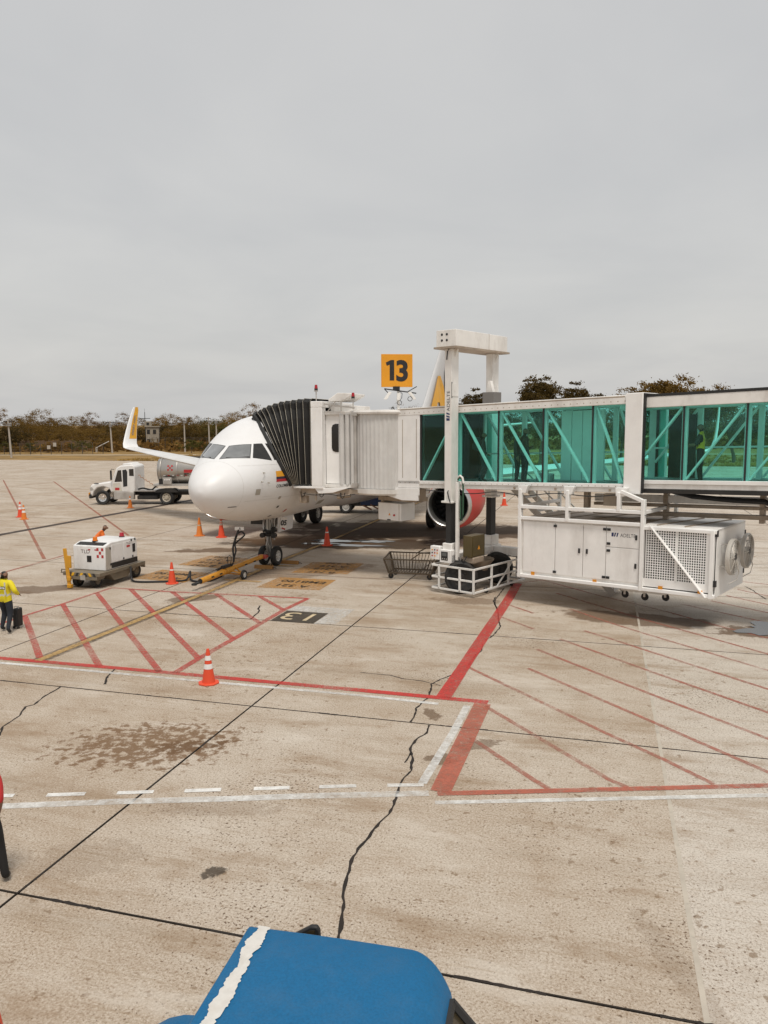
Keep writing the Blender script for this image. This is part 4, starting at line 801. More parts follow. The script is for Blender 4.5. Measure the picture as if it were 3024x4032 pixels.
tunnel(-2.4,5.74,0,W,3.61,5.83,6.08,3.36,[.05,1.61,3.17,4.74],-1.44,5.74,
  [(-1.36,3.64,-.02,5.8),(.18,5.78,1.5,3.64),(1.7,5.78,3.08,3.64),(3.27,5.78,4.64,3.64),(4.85,5.78,5.66,3.64)],'outer_tunnel')
tunnel(5.5,17.0,.13,W-.13,3.72,5.70,6.0,3.47,[7.27,8.86,10.46,12.06,13.66,15.26],6.0,17.0,
  [(6.02,4.15,7.2,5.66),(7.37,3.75,8.78,5.66),(8.96,3.75,10.38,5.66),(10.56,3.75,11.98,5.66),(12.16,3.75,13.58,5.66),(13.76,3.75,15.18,5.66)],'inner_tunnel')
# black rubber edge on the inner tunnel roof, dark sealing under it
b=MB(TX); b.box(5.9,17,.09,W-.09,6.0,6.07); b.build('roof_seal',SEAL,br)
b=MB(TX); b.box(5.9,17,.1,W-.1,3.36,3.468); b.build('under_rail',DARK,br)
# solid ends
for y0,y1 in((-.02,.06),(W-.06,W+.02)):
    b=MB(TX); b.box(-2.4,-1.46,y0,y1,3.36,6.082); b.build('end_wall',WHITE,br,bevel=.015)
b=MB(TX); b.box(-1.42,.03,.22,.26,3.62,5.82); b.build('blackout_panel',GLD,br)
b=MB(TX); b.box(-1.42,.03,W-.26,W-.22,3.62,5.82); b.build('blackout_panel',GLD,br)
b=MB(TX); b.box(.035,.06,.24,.5,3.62,5.8); b.box(.035,.06,W-.5,W-.24,3.62,5.8); b.build('inner_jamb',GLD,br)
# portal where the tunnels telescope
for nm,q in(('portal_post',(-.09,.12,3.33,6.12)),('portal_post',(W-.12,W+.09,3.33,6.12))):
    b=MB(TX); b.box(5.745,6.24,q[0],q[1],q[2],q[3]); b.build(nm,WHITE,br,bevel=.02)
b=MB(TX); b.box(5.745,6.24,.122,W-.122,6.09,6.12); b.build('portal_head',WHITE,br,bevel=.02)
b=MB(TX); b.box(6.24,6.27,-.06,.1,3.36,6.1); b.build('portal_seal',SEAL,br)
# inner white wall panels and door frame on the far side
for a,c in((3.26,3.6),(3.62,3.95),(3.97,4.3),(4.32,4.66)):
    b=MB(TX); b.box(a,c,1.0,1.1,3.62,5.75); b.build('inner_wall_panel',INW,br,bevel=.01)
b=MB(TX); b.box(6.45,7.2,W-.42,W-.36,3.72,5.5); b.build('inner_door',DARK,br)
# terminal end: drum on a column, beyond the right of the picture
b=MB(TX); b.lathe([(.3,3.2),(1.75,3.2),(1.8,3.3),(1.8,6.0),(1.9,6.05),(1.9,6.2),(.3,6.35)],(18.5,.9,0),'z',40); b.build('terminal_rotunda',WHITE2,br,smooth=30)
b=MB(); b.lathe([(.75,0),(.75,.25),(.42,.3),(.42,3.7),(.8,3.9)],(18.5,.9,0),'z',28); b.build('rotunda_column',WHITE2,br,smooth=30)
# ---- lift columns and gantry
for y in(-.5,1.92):
    b=MB(); b.box(-.08,.18,y,y+.4,3.0,7.84); b.build('lift_column',WHITE2,br,bevel=.012)
    b=MB(); b.box(-.16,.26,y-.06,y+.46,2.94,3.0); b.build('column_flange',WHITE2,br,bevel=.006)
    b=MB(); b.box(-.05,.15,y+.04,y+.36,1.62,2.94); b.build('inner_column',SEAL,br,bevel=.01)
    b=MB(); b.box(-.12,.24,y-.04,y+.44,1.28,1.62); b.build('column_foot',WHITE2,br,bevel=.02)
    b=MB(); b.box(.182,.195,y+.02,y+.38,6.35,6.75); b.box(.182,.2,y+.12,y+.22,6.5,6.6); b.build('adjuster_plate',WHITE2,br,bevel=.004)
    b=MB(); b.prism([(-.2,7.84),(.3,7.84),(.18,7.55),(-.08,7.55)],y+.18,y+.22); b.build('gusset',WHITE2,br)
b=MB(); b.box(-.33,.43,-.62,2.45,7.9,8.42); b.build('gantry_beam',WHITE2,br,bevel=.012)
b=MB(); b.box(-.39,.49,-.68,2.51,7.84,7.9); b.build('gantry_flange',RUSTY,br)
b=MB(); b.box(-.335,.435,1.28,1.295,7.902,8.425); b.build('gantry_seam',RUSTY,br)
for x,z in((-.02,8.12),(.17,8.12),(-.02,8.3),(.17,8.3)):
    b=MB(); b.tube((x-.09,-.627,z-.02),(x-.09,-.6,z-.02),.04,None,12); b.build('bolt_hole',BLK,br)
b=MB(); b.box(-.085,-.078,-.34,-.3,6.7,7.3); b.path([(.0,-.51,7.5),(.03,-.52,7.75),(.1,-.53,7.83)],.018,6); b.box(.185,.19,-.5,-.46,6.3,6.8); b.build('cable_cover',BLK,br)
b=MB(); b.box(.25,.7,1.2,1.66,6.12,6.52); b.build('gear_box',mat('grey_box',(.16,.15,.14),.6),br,bevel=.01)
b=MB(); b.prism([(.3,6.52),(.55,6.52),(.45,6.9),(.36,6.9)],1.35,1.5); b.build('gear_bracket',WHITE2,br)
text_mesh('lettering','ADELTE',.165,lambda u,v:Vector((-.03+.185-v*1.0-.0,-.503,5.88+u*1.05)) if False else Vector((.12-v,-.503,5.88+u*1.08)),BLK,br,space=1.05)
def logo(f,parent):
    for k in range(3):
        b=MB(); b.add([f(.0+.09*k,0),f(.045+.09*k+(.03 if k==0 else 0),0),f(.085+.09*k,.13),f(.03+.09*k-(.03 if k==0 else 0),.13)],[(0,1,2,3)]); b.build('logo_bar',NAVY,parent)
logo(lambda u,v:(.12-v,-.503,5.58+u),br)
# ---- drive bogie
b=MB(); b.box(-.1,.3,-.62,2.42,1.0,1.28); b.build('cross_beam',WHITE2,br,bevel=.02)
b=MB(); b.lathe([(.3,.62),(.34,.75),(.5,.94),(.52,1.0)],(.45,.75,0),'z',24); b.build('turntable',RUSTY,br,smooth=True)
b=MB(); b.box(.28,.72,-.1,1.6,.34,.66); b.build('axle_beam',DARK,br,bevel=.03)
for y in(-.36,1.86):
    ca_,sa_=math.cos(R(32)),math.sin(R(32))
    t=wheel(br,0,0,.54,.54,.36,1,hubr=.5,hm=DARK,xf=lambda px_,py_,pz_,y=y:(.5+px_*ca_-py_*sa_,y+px_*sa_+py_*ca_,pz_))
CG=mat('cage_white',(.78,.77,.74),.5,var=.05,dirt=.4,dscale=3)
cor=[(-.4,-.72),(1.22,-.72),(1.28,2.35),(-.4,2.35)]
for z in(.15,.52,.9):
    for k in range(4):
        p,q=cor[k],cor[(k+1)%4]; b=MB(); b.bar((p[0],p[1],z),(q[0],q[1],z),.05,.06); b.build('cage_rail',CG,br,bevel=.006)
for k in range(4):
    p,q=cor[k],cor[(k+1)%4]; n=2 if k%2==0 else 3
    for i in range(n):
        t=(i+.35)/n if n==2 else i/n; x,y=lerp(p[0],q[0],t),lerp(p[1],q[1],t); b=MB(); b.bar((x,y,.12),(x,y,.92),.07,.05,(0,1,0)); b.build('cage_post',CG,br,bevel=.006)
b=MB(); b.bar((1.26,.6,.15),(1.27,1.5,.85),.04,.04); b.build('cage_brace',CG,br)
for x,y in((1.1,.2),(1.15,1.7),(-.3,2.2)):
    b=MB(); b.lathe([(.001,-.03),(.085,-.03),(.1,0),(.085,.03),(.001,.03)],(x,y,.1),'y',14); b.build('castor_wheel',BLACK,br,smooth=True)
    b=MB(); b.box(x-.02,x+.02,y-.05,y+.05,.1,.2); b.build('castor_fork',STEEL,br)
OLV=mat('olive_cabinet',(.085,.062,.02),.5,var=.1,dirt=.3)
b=MB(); b.box(.56,.9,-.35,.42,1.2,1.9); b.build('olive_cabinet',OLV,br,bevel=.015)
b=MB(); b.box(.9,.915,-.3,.37,1.25,1.86); cabd=b.build('cabinet_door',OLV,br,bevel=.004)
b=MB(); b.prism([(-.03,1.44),(.11,1.44),(.04,1.58)],.916,.918,'x'); b.build('warning_triangle',ORNG,br)
b=MB(); b.box(.45,.95,-.3,.3,1.0,1.2); b.build('cabinet_stand',RUSTY,br,bevel=.03)
b=MB(); b.box(-.55,-.18,-.62,-.42,1.06,1.5); pan=b.build('control_box',WHITE,br,bevel=.015)
for i in range(3):
    for j in range(3):
        if (i,j)==(2,0): continue
        b=MB(); b.tube((-.46+.1*i,-.625,1.18+.1*j),(-.46+.1*i,-.65,1.18+.1*j),.022,None,10); b.build('push_button',[REDP,BLK,ORNG][(i*2+j)%3],pan)
b=MB(); b.box(-.14,.3,-.66,-.4,1.0,1.42); pan=b.build('control_panel',WHITE,br,bevel=.015)
b=MB(); b.box(-.08,.18,-.668,-.66,1.08,1.36); b.build('panel_face',DARK,pan)
b=MB(); b.box(-.04,.14,-.674,-.668,1.22,1.33); b.build('display',mat('display_glass',(.12,.13,.13),.2),pan)
for i in range(3):
    b=MB(); b.tube((-.02+.08*i,-.667,1.13),(-.02+.08*i,-.68,1.13),.02,None,10); b.build('push_button',STEEL,pan)
b=MB(); b.box(.36,.46,-.5,-.4,1.1,3.62); b.build('service_post',WHITE2,br,bevel=.01)
b=MB(); b.path([(.41,-.45,3.6),(.43,-.46,3.72),(.5,-.47,3.78),(.6,-.48,3.72),(.64,-.48,3.5),(.64,-.48,2.6),(.6,-.48,2.4),(.54,-.48,2.5),(.54,-.48,3.2)],.028,8); b.build('cable_loop',mat('green_cable',(.03,.09,.05),.5),br,smooth=True)
b=MB(); b.path([(.41,-.45,3.62),(.44,-.47,3.78),(.52,-.48,3.84),(.62,-.49,3.78),(.66,-.49,3.6)],.035,8); b.build('cable_guide',WHITE2,br,smooth=True)
b=MB(); b.path([(.08,-.55,3.3),(.14,-.56,3.1),(.2,-.55,2.95)],.02,6); b.build('control_cable',BLK,br,smooth=True); b=MB(); b.path([(-.2,-.3,3.3),(0,-.45,3.28),(.1,-.53,3.34)],.015,6); b.build('control_cable',BLK,br,smooth=True); b=MB(); b.path([(.75,-.4,1.25),(.66,-.46,1.05),(.6,-.44,1.15),(.52,-.46,.98),(.46,-.45,1.2)],.018,6); b.build('control_cable',BLK,br,smooth=True)
b=MB(); b.box(.2,2.6,1.9,2.2,1.02,1.26); b.build('tail_beam',WHITE2,br,bevel=.02)
b=MB(); b.box(2.6,2.64,1.98,2.12,1.08,1.2); b.build('plug_socket',REDP,br)
# ---- under rotunda cabinet
b=MB(); b.box(-3.59,-2.52,.3,1.1,2.06,2.68); ub=b.build('electrical_cabinet',WHITE,br,bevel=.02)
b=MB(); b.box(-2.62,-2.6,.296,.3,2.08,2.66); b.box(-3.57,-3.56,.296,.3,2.08,2.66); b.build('cabinet_seam',RUSTY,ub)
b=MB(); b.tube((-2.82,.3,2.26),(-2.82,.25,2.26),.035,None,10); b.build('red_switch',REDP,ub); b=MB(); b.prism([(-3.1,2.24),(-3.0,2.24),(-3.05,2.33)],.296,.299); b.build('warning_triangle',ORNG,ub)
b=MB(); b.box(-3.15,-3.0,.29,.3,2.06,2.1); b.build('latch',DARK,ub)
b=MB(); b.box(-3.62,-1.9,.35,.45,2.76,2.9); b.box(-3.62,-1.9,.95,1.05,2.76,2.9); b.box(-3.5,-3.4,.36,1.04,2.68,3.1); b.box(-2.0,-1.9,.46,.94,2.76,3.2); b.bar((-3.4,.4,2.9),(-2.6,.4,3.2),.06,.06); b.bar((-2.7,.4,2.9),(-2.3,.4,3.3),.06,.06); b.build('cabinet_hanger',RUSTY,br,bevel=.008)
# ---- rotunda with slatted curtain
RC=(-3.55,.9); rr=1.45; CURT=mat('slat_curtain',(.62,.61,.59),.55,.1,var=.06,dirt=.25,dscale=2,streak=True)
prof=[];b=MB(); n=96; vs=[];fs=[]
for i in range(n+1):
    a=R(150)+R(300)*i/n
    for k in range(1): pass
    r=rr+(.012 if i%2 else -.012); vs+=[(RC[0]+r*math.cos(a),RC[1]+r*math.sin(a),3.24),(RC[0]+r*math.cos(a),RC[1]+r*math.sin(a),5.86)]
for i in range(n): fs.append((2*i,2*i+2,2*i+3,2*i+1))
b.add(vs,fs); b.build('slat_curtain',CURT,br)
b=MB(); b.lathe([(.3,5.84),(rr+.1,5.84),(rr+.12,5.9),(rr+.1,5.96),(.3,6.0)],(RC[0],RC[1],0),'z',48); b.build('rotunda_roof',WHITE2,br,smooth=30)
b=MB(); b.lathe([(.3,3.0),(rr-.05,3.0),(rr+.04,3.06),(rr+.06,3.22),(.3,3.24)],(RC[0],RC[1],0),'z',48); b.build('rotunda_base',WHITE2,br,smooth=30)
b=MB(TX); b.box(-3.4,-1.46,-.06,.0,3.1,3.35); b.prism([(-3.0,3.1),(-1.5,3.1),(-1.5,2.92),(-2.2,2.92)],-.06,.02); b.build('rotunda_skirt',WHITE,br,bevel=.01)
# ---- cab (in the aircraft's frame)
b=MB(CX); b.box(-1.66,-1.3,2.5,2.93,3.28,6.08); b.build('cab_post',WHITE,br,bevel=.02)
b=MB(CX); b.box(1.3,1.66,2.5,2.93,3.28,6.08); b.build('cab_post',WHITE,br,bevel=.02)
b=MB(CX); b.box(-1.66,1.66,2.5,2.95,6.08,6.3); b.build('cab_header',WHITE,br,bevel=.02)
b=MB(CX); b.box(-1.3,-1.22,2.93,3.9,3.36,5.82); b.build('cab_wall',WHITE,br,bevel=.01)
b=MB(CX); b.box(1.22,1.3,2.93,3.9,3.36,5.82); b.build('cab_wall',WHITE,br,bevel=.01)
b=MB(CX); b.prism([(3.16,4.64),(3.2,4.54),(3.3,4.5),(3.42,4.5),(3.42,5.5),(3.3,5.5),(3.2,5.46),(3.16,5.36)],-1.32,-1.3,'x'); b.build('cab_window',mat('cab_glass',(.01,.01,.011),.1,spec=.7),br)
b=MB(CX); b.box(-1.4,1.4,2.93,4.2,5.82,5.95); b.build('cab_roof',WHITE2,br,bevel=.015)
b=MB(CX); b.box(-1.66,1.66,1.78,2.93,3.2,3.28); b.build('cab_floor',WHITE,br,bevel=.01)
b=MB(CX); b.box(-1.4,1.4,2.93,4.4,3.22,3.34); b.build('cab_floor',WHITE2,br,bevel=.01)
for y in(3.5,3.72,3.95):
    b=MB(CX); b.tube((-1.33 if y<3.8 else -1.42,y+.06,3.34),(-1.33 if y<3.8 else -1.42,y+.06,5.84),.1,None,14); b.build('curtain_roller',CURT,br,smooth=True)
b=MB(CX); b.tube((-1.5,4.12,3.3),(-1.5,4.12,5.86),.06,None,12); b.box(-1.6,-1.4,4.02,4.22,3.3,3.42); b.box(-1.6,-1.4,4.0,4.22,5.78,5.9); b.build('curtain_pivot',STEEL,br,smooth=True)
b=MB(CX); b.prism([(2.6,3.2),(3.9,3.25),(3.3,3.06),(2.75,3.02)],-1.62,-1.5,'x'); b.build('cab_apron',WHITE,br,bevel=.01)
b=MB(CX); b.box(-1.5,1.5,2.0,4.2,3.02,3.18); b.bar((-1.5,2.0,3.1),(-1.5,2.0,2.7),.06,.06); b.bar((-1.5,2.6,3.1),(-1.5,2.6,2.75),.05,.05); b.box(-1.45,-1.2,1.95,2.2,2.65,2.9); b.tube((-1.45,3.4,2.9),(-1.45,3.9,2.98),.08); b.build('cab_undergear',RUSTY,br,bevel=.006)
rnd=random.Random(4); b=MB(CX)
for k in range(3):
    y=(2.02,2.75,3.55)[k]; l=rnd.uniform(.16,.28); b.path([(-1.52,y,3.06),(-1.54,y+.02,3.06-l*.8),(-1.54,y+.08,3.06-l),(-1.52,y+.14,3.06-l*.6),(-1.5,y+.16,3.06)],.016,6)
b.path(smooth_path([(-1.53,2.1,3.0),(-1.54,2.6,2.96),(-1.54,3.1,3.0),(-1.53,3.6,2.94),(-1.52,4.1,3.02)]),.014,6)
o=b.build('hanging_cables',BLK,br,smooth=True); o['kind']='stuff'
b=MB(CX); b.box(-1.0,.8,3.0,3.9,5.95,6.15); b.prism([(3.0,6.3),(3.5,6.3),(3.9,6.5),(3.9,6.58),(3.35,6.6),(3.0,6.38)],-1.2,.2,'x'); b.build('roof_unit',WHITE2,br,bevel=.02)
b=MB(CX); b.bar((-1.5,2.95,6.2),(-1.5,4.1,6.05),.05,.05); b.bar((-1.5,3.1,5.95),(-1.5,3.4,6.3),.03,.03); b.bar((-1.5,3.6,5.95),(-1.5,3.6,6.3),.04,.04); b.bar((-1.5,3.35,6.12),(-1.5,3.9,6.12),.03,.03); b.build('roof_rail',STEEL,br)
for y,z in((2.66,6.3),(4.05,6.0)):
    b=MB(CX); b.tube((-1.5,y,z),(-1.5,y,z+.36),.02,None,8); b.tube((-1.5,y,z+.34),(-1.5,y,z+.38),.07,None,12); p=b.build('beacon_stem',STEEL,br)
    b=MB(CX); b.tube((-1.5,y,z+.38),(-1.5,y,z+.45),.062,None,14); b.build('beacon_base',DARK,br,smooth=True); b=MB(CX); b.tube((-1.5,y,z+.45),(-1.5,y,z+.58),.062,.045,14); b.build('beacon_lamp',mat('beacon_red',(.4,.02,.03),.2,var=.05),br,smooth=True)
# ---- bellows canopy
BELM=mat('bellows_fabric',(.009,.0085,.008),.75,var=.35,scale=4,dirt=.2,dirtcol=(.03,.027,.02),bump=.3,bscale=12); RIBM=mat('bellows_rib',(.5,.46,.38),.7,var=.1)
def arch(row):
    L_=[tuple(v) for v in row]; x,y,z=L_[-1]; L_[-1]=(x,y,z-.1); L_.append((x+.16,y,z+.0))
    wd=max(1.64,-row[0][0]*.95)
    return L_+[(abs(v[0])*.98,v[1],v[2]) for v in reversed(L_)]
A_=[arch(r_) for r_ in RIBS]
for k in range(len(A_)-1):
    p,q=A_[k],A_[k+1]
    mid=[]
    for u,v in zip(p,q):
        m=(Vector(u)+Vector(v))/2; m.x*=.955; m.z-=.05*((m.z-3.3)/3); mid.append(m)
    b=MB(CX); n=len(p); b.add([Vector(v) for v in p]+mid+[Vector(v) for v in q],[(i,i+1,n+i+1,n+i) for i in range(n-1)]+[(n+i,n+i+1,2*n+i+1,2*n+i) for i in range(n-1)]); b.build('bellows_panel',BELM,br)
for k,p in enumerate(A_):
    b=MB(CX); b.path([(x*1.004,y,z) for x,y,z in p],.0062 if k<10 else .075,6); b.build('bellows_rib' if k<10 else 'bumper_pad',RIBM if k<10 else SEAL,br)
p=A_[-1]; b=MB(CX)
vs=[];
for x,y,z in p:
    vs+=[(x,y,z),(x*.96,y-.14,z-.1*((z-3.3)/2.6))]
b.add(vs,[(2*i,2*i+2,2*i+3,2*i+1) for i in range(len(p)-1)]); b.build('bumper_pad',SEAL,br)
# ---- service stair and cable rails on the far side
sx0,sz0,sx1,sz1=.9,3.3,4.6,.1
for y in(2.15,3.0):
    b=MB(); b.bar((sx0,y,sz0),(sx1,y,sz1),.05,.22); b.build('stair_stringer',STEEL,br,bevel=.006)
    b=MB(); b.bar((sx0,y,sz0+1.0),(sx1,y,sz1+1.0),.04,.04)
    for k in range(5): t=k/4; b.bar((lerp(sx0,sx1,t),y,lerp(sz0,sz1,t)),(lerp(sx0,sx1,t),y,lerp(sz0,sz1,t)+1.0),.035,.035)
    b.build('stair_handrail',STEEL,br)
for k in range(15):
    t=(k+.5)/15; b=MB(); b.box(lerp(sx0,sx1,t)-.12,lerp(sx0,sx1,t)+.12,2.18,2.97,lerp(sz0,sz1,t)-.02,lerp(sz0,sz1,t)+.02); b.build('stair_tread',STEEL,br)
b=MB(TX); b.box(.2,.95,1.8,3.05,3.28,3.34); b.build('stair_landing',STEEL,br)
for z0,z1,y0,y1 in((2.98,3.2,1.45,1.6),(2.86,2.95,1.4,1.64),(2.6,2.72,1.35,1.6)):
    b=MB(TX); b.box(4.2,16.5,y0,y1,z0,z1); b.build('cable_rail',RUSTY if z0<2.9 else WHITE2,br,bevel=.01)
for x in(6.4,9.0,11.5): b=MB(TX); b.box(x-.06,x+.06,1.4,1.6,2.5,3.46); b.build('rail_hanger',RUSTY,br)
b=MB(TX); b.path([(6.6,1.3,3.34),(7.2,1.3,3.2),(8.3,1.3,3.12),(9.1,1.3,3.1),(9.3,1.3,3.0),(9.32,1.3,2.9)],.07,8); b.build('cable_chain',BLK,br,smooth=True)
b=MB(TX); b.box(4.1,4.25,.9,1.1,2.8,3.36); b.build('junction_box',RUSTY,br,bevel=.01); b=MB(TX); b.box(5.0,5.4,.3,.5,2.95,3.3); b.build('junction_box',RUSTY,br,bevel=.01)
b=MB(TX)
for x in(2.2,3.6,5.3): b.box(x,x+.05,-.03,.01,3.4,3.46); b.box(x+.4,x+.44,-.02,.01,3.38,3.48)
b.build('bolt_plate',RUSTY,br)
# bolts, conduit and sagging cable that break up the clean steel
RB=MB(TX)
for i in range(40): x=-2.3+i*.205; RB.box(x,x+.025,-.034,-.028,5.9,5.925); RB.box(x,x+.025,-.024,-.018,3.53,3.55)
o=RB.build('rivet_rows',RUSTY,br); o['kind']='stuff'
b=MB(TX); b.path(smooth_path([(-1.2,-.03,3.3),(.6,-.06,3.22),(1.6,-.05,3.3),(2.6,-.06,3.2),(3.6,-.05,3.3),(4.8,-.06,3.24),(5.7,-.05,3.32)]),.016,6); b.build('conduit_cable',BLK,br,smooth=True)
b=MB(TX); b.box(-2.4,5.7,-.034,-.03,6.02,6.05); b.build('roof_gutter',RUSTY,br)
for x in(-2.2,-1.6): b=MB(TX); b.box(x,x+.02,-.026,-.02,3.7,5.7); b.build('wall_joint',RUSTY,br)
# ================================================================ AIR CONDITIONING UNIT under the tunnel
SLA=.02
AX_=lambda x,y,z:(x,y,z+SLA*(x-2.5))
ac=empty('air_conditioning_unit',BO[:],R(-40),'long white air conditioning unit with fans hung under the jet bridge','air conditioner')
Z0,Z1=.78,2.64; Y0,Y1=-.2,2.32; XA,XB=2.5,8.36
b=MB(AX_); b.box(XA+.03,6.42,Y0+.04,Y1,Z0+.03,Z1-.03); b.build('housing',WHITE2,ac,bevel=.02)
b=MB(AX_); b.box(6.42,XB-.02,Y0+.3,Y1,Z0+.03,Z1-.08); b.build('coil_housing',DARK,ac)
b=MB(AX_); b.box(6.4,XB,Y0+.05,Y1,Z1-.1,Z1-.03); b.build('coil_roof',WHITE2,ac,bevel=.01)
b=MB(AX_); b.box(XB-.02,XB,Y0+.02,Y1,Z0+.03,Z1-.03); b.build('end_panel',WHITE,ac,bevel=.006)
for k in range(7):
    x=3.0+.75*k; b=MB(AX_); b.bar((x,Y0+.1,Z1-.02),(x+.5,Y1-.1,Z1-.02),.035,.035); b.build('roof_rib',RUSTY,ac)
b=MB(AX_); b.box(XA+.1,6.35,Y0+.2,Y1-.1,Z1-.029,Z1-.025); b.build('roof_sheet',RUSTY,ac)
# frame
def fr(*p,t=.12,nm='frame_member'):
    for q,r_ in zip(p,p[1:]):
        b=MB(AX_); b.bar(q,r_,.1,t,(0,1,0)); b.build(nm,WHITE,ac,bevel=.012)
y=Y0
for x0,x1,z in((XA,6.36,Z0+.06),(XA,XB,Z1-.1)): pass
fr((XA,y,Z0+.06),(XB,y,Z0+.06),t=.14); fr((XA,y,Z1-.02),(6.34,y,Z1-.02),t=.14); fr((XA+.07,y-.004,Z0),(XA+.07,y-.004,3.5),t=.14); fr((6.4,y-.004,Z0),(6.4,y-.004,3.32),t=.16)
fr((6.4,y,Z1-.1),(XB,y,Z1-.1),t=.1); fr((XB-.1,y-.003,Z0),(XB-.1,y-.003,Z1-.05),t=.16)
b=MB(AX_); b.bar((6.62,y-.06,Z1-.02),(8.15,y-.06,Z0+.02),.03,.13,(0,1,0)); b.build('diagonal_member',WHITE,ac,bevel=.008)
fr((XA,y-.002,2.96),(6.4,y-.002,2.96),t=.14)
fr((4.14,y,2.6),(4.14,y,3.5),t=.16); fr((5.7,y,2.96),(5.7,y,3.5),t=.16); fr((5.75,y-.01,3.52),(6.36,y-.01,3.28),t=.12)
for x in(2.62,4.14,5.72):
    b=MB(AX_); b.prism([(x-.12,3.38),(x+.12,3.38),(x+.2,3.62),(x-.14,3.62)],Y0-.03,Y0+.12); b.build('hanger_plate',WHITE,ac,bevel=.01)
for x in(2.62,4.14,6.38): b=MB(AX_); b.box(x-.1,x+.1,Y0-.052,Y0+.05,2.878,2.888); b.build('joint_gap',BLK,ac)
for x in(XA+.07,6.4): fr((x,Y0,2.96),(x,Y1,2.96),t=.1); fr((x,Y1,Z0),(x,Y1,3.3),t=.12)
fr((XB-.1,Y0,Z0+.06),(XB-.1,Y1,Z0+.06),t=.1)
# doors, hinges, handles
yd=Y0+.03; PANEL=mat('unit_panel',(.86,.845,.82),.45,var=.04,dirt=.3,dscale=1.4,streak=True)
doors=[(2.68,3.74,.98,2.52),(3.76,4.63,.98,2.52),(4.65,5.33,.98,2.52),(5.35,6.3,1.94,2.52),(5.35,6.3,.98,1.92)]
for x0,x1,z0,z1 in doors:
    b=MB(AX_); b.box(x0,x1,yd-.03,yd+.02,z0,z1); d=b.build('access_door',PANEL,ac,bevel=.006)
for x,z in((3.75,2.43),(3.75,1.05),(5.3,2.43),(5.42,2.43),(5.3,1.05),(5.42,1.05),(5.42,2.03),(5.42,1.83)):
    b=MB(AX_); b.box(x-.05,x+.05,yd-.05,yd-.03,z-.035,z+.035); b.build('hinge',BLK,ac)
for x,z in((4.53,1.75),(4.77,1.75),(6.22,2.25),(6.22,1.45)):
    b=MB(AX_); b.box(x-.028,x+.028,yd-.055,yd-.03,z-.07,z+.07); b.build('door_handle',BLK,ac,bevel=.006)
for x,z in((3.05,.93),(5.05,.9),(6.95,.92),(8.0,.92)):
    b=MB(AX_); b.box(x-.06,x+.06,Y0-.06,Y0-.05,z-.05,z+.06); b.build('orange_sticker',ORNG,ac)
for x0,x1 in((2.78,3.1),(3.4,5.0),(5.2,6.3),(6.9,7.3),(7.5,7.65),(7.9,8.05)):
    b=MB(AX_); b.box(x0,x1,Y0-.056,Y0-.05,.8,.815); b.build('drain_slot',BLK,ac)
text_mesh('lettering','ADELTE',.2,lambda u,v:Vector(AX_(5.76+u*.6,yd-.033,2.24+v*.72)),BLK,ac,space=1.05)
logo(lambda u,v:AX_(5.5+u*.78,yd-.033,2.24+v*.85),ac)
# perforated grille: two panels of crossing bars
for gx0,gx1 in((6.5,7.3),(7.36,8.1)):
    b=MB(AX_); n=12; m=20
    for i in range(n+1): x=lerp(gx0,gx1,i/n); b.box(x-.011,x+.011,Y0+.0,Y0+.015,1.14,2.5)
    for j in range(m+1): z=lerp(1.14,2.5,j/m); b.box(gx0,gx1,Y0+.002,Y0+.017,z-.011,z+.011)
    b.build('grille',WHITE,ac)
b=MB(AX_); b.box(7.3,7.36,Y0,Y0+.02,1.1,2.52); b.box(6.44,8.26,Y0,Y0+.02,.92,1.14); b.box(8.1,8.3,Y0,Y0+.02,1.1,2.52); b.box(6.44,8.3,Y0,Y0+.02,2.5,2.6); b.build('grille_frame',WHITE,ac,bevel=.006)
for z in(2.42,1.1): b=MB(AX_); b.box(XB-.06,XB+.02,Y0-.03,Y0+.06,z,z+.16); b.build('corner_latch',BLK,ac)
for z in(2.2,1.1): b=MB(AX_); b.box(XB-.02,XB+.02,Y1-.04,Y1+.03,z,z+.14); b.build('corner_latch',BLK,ac)
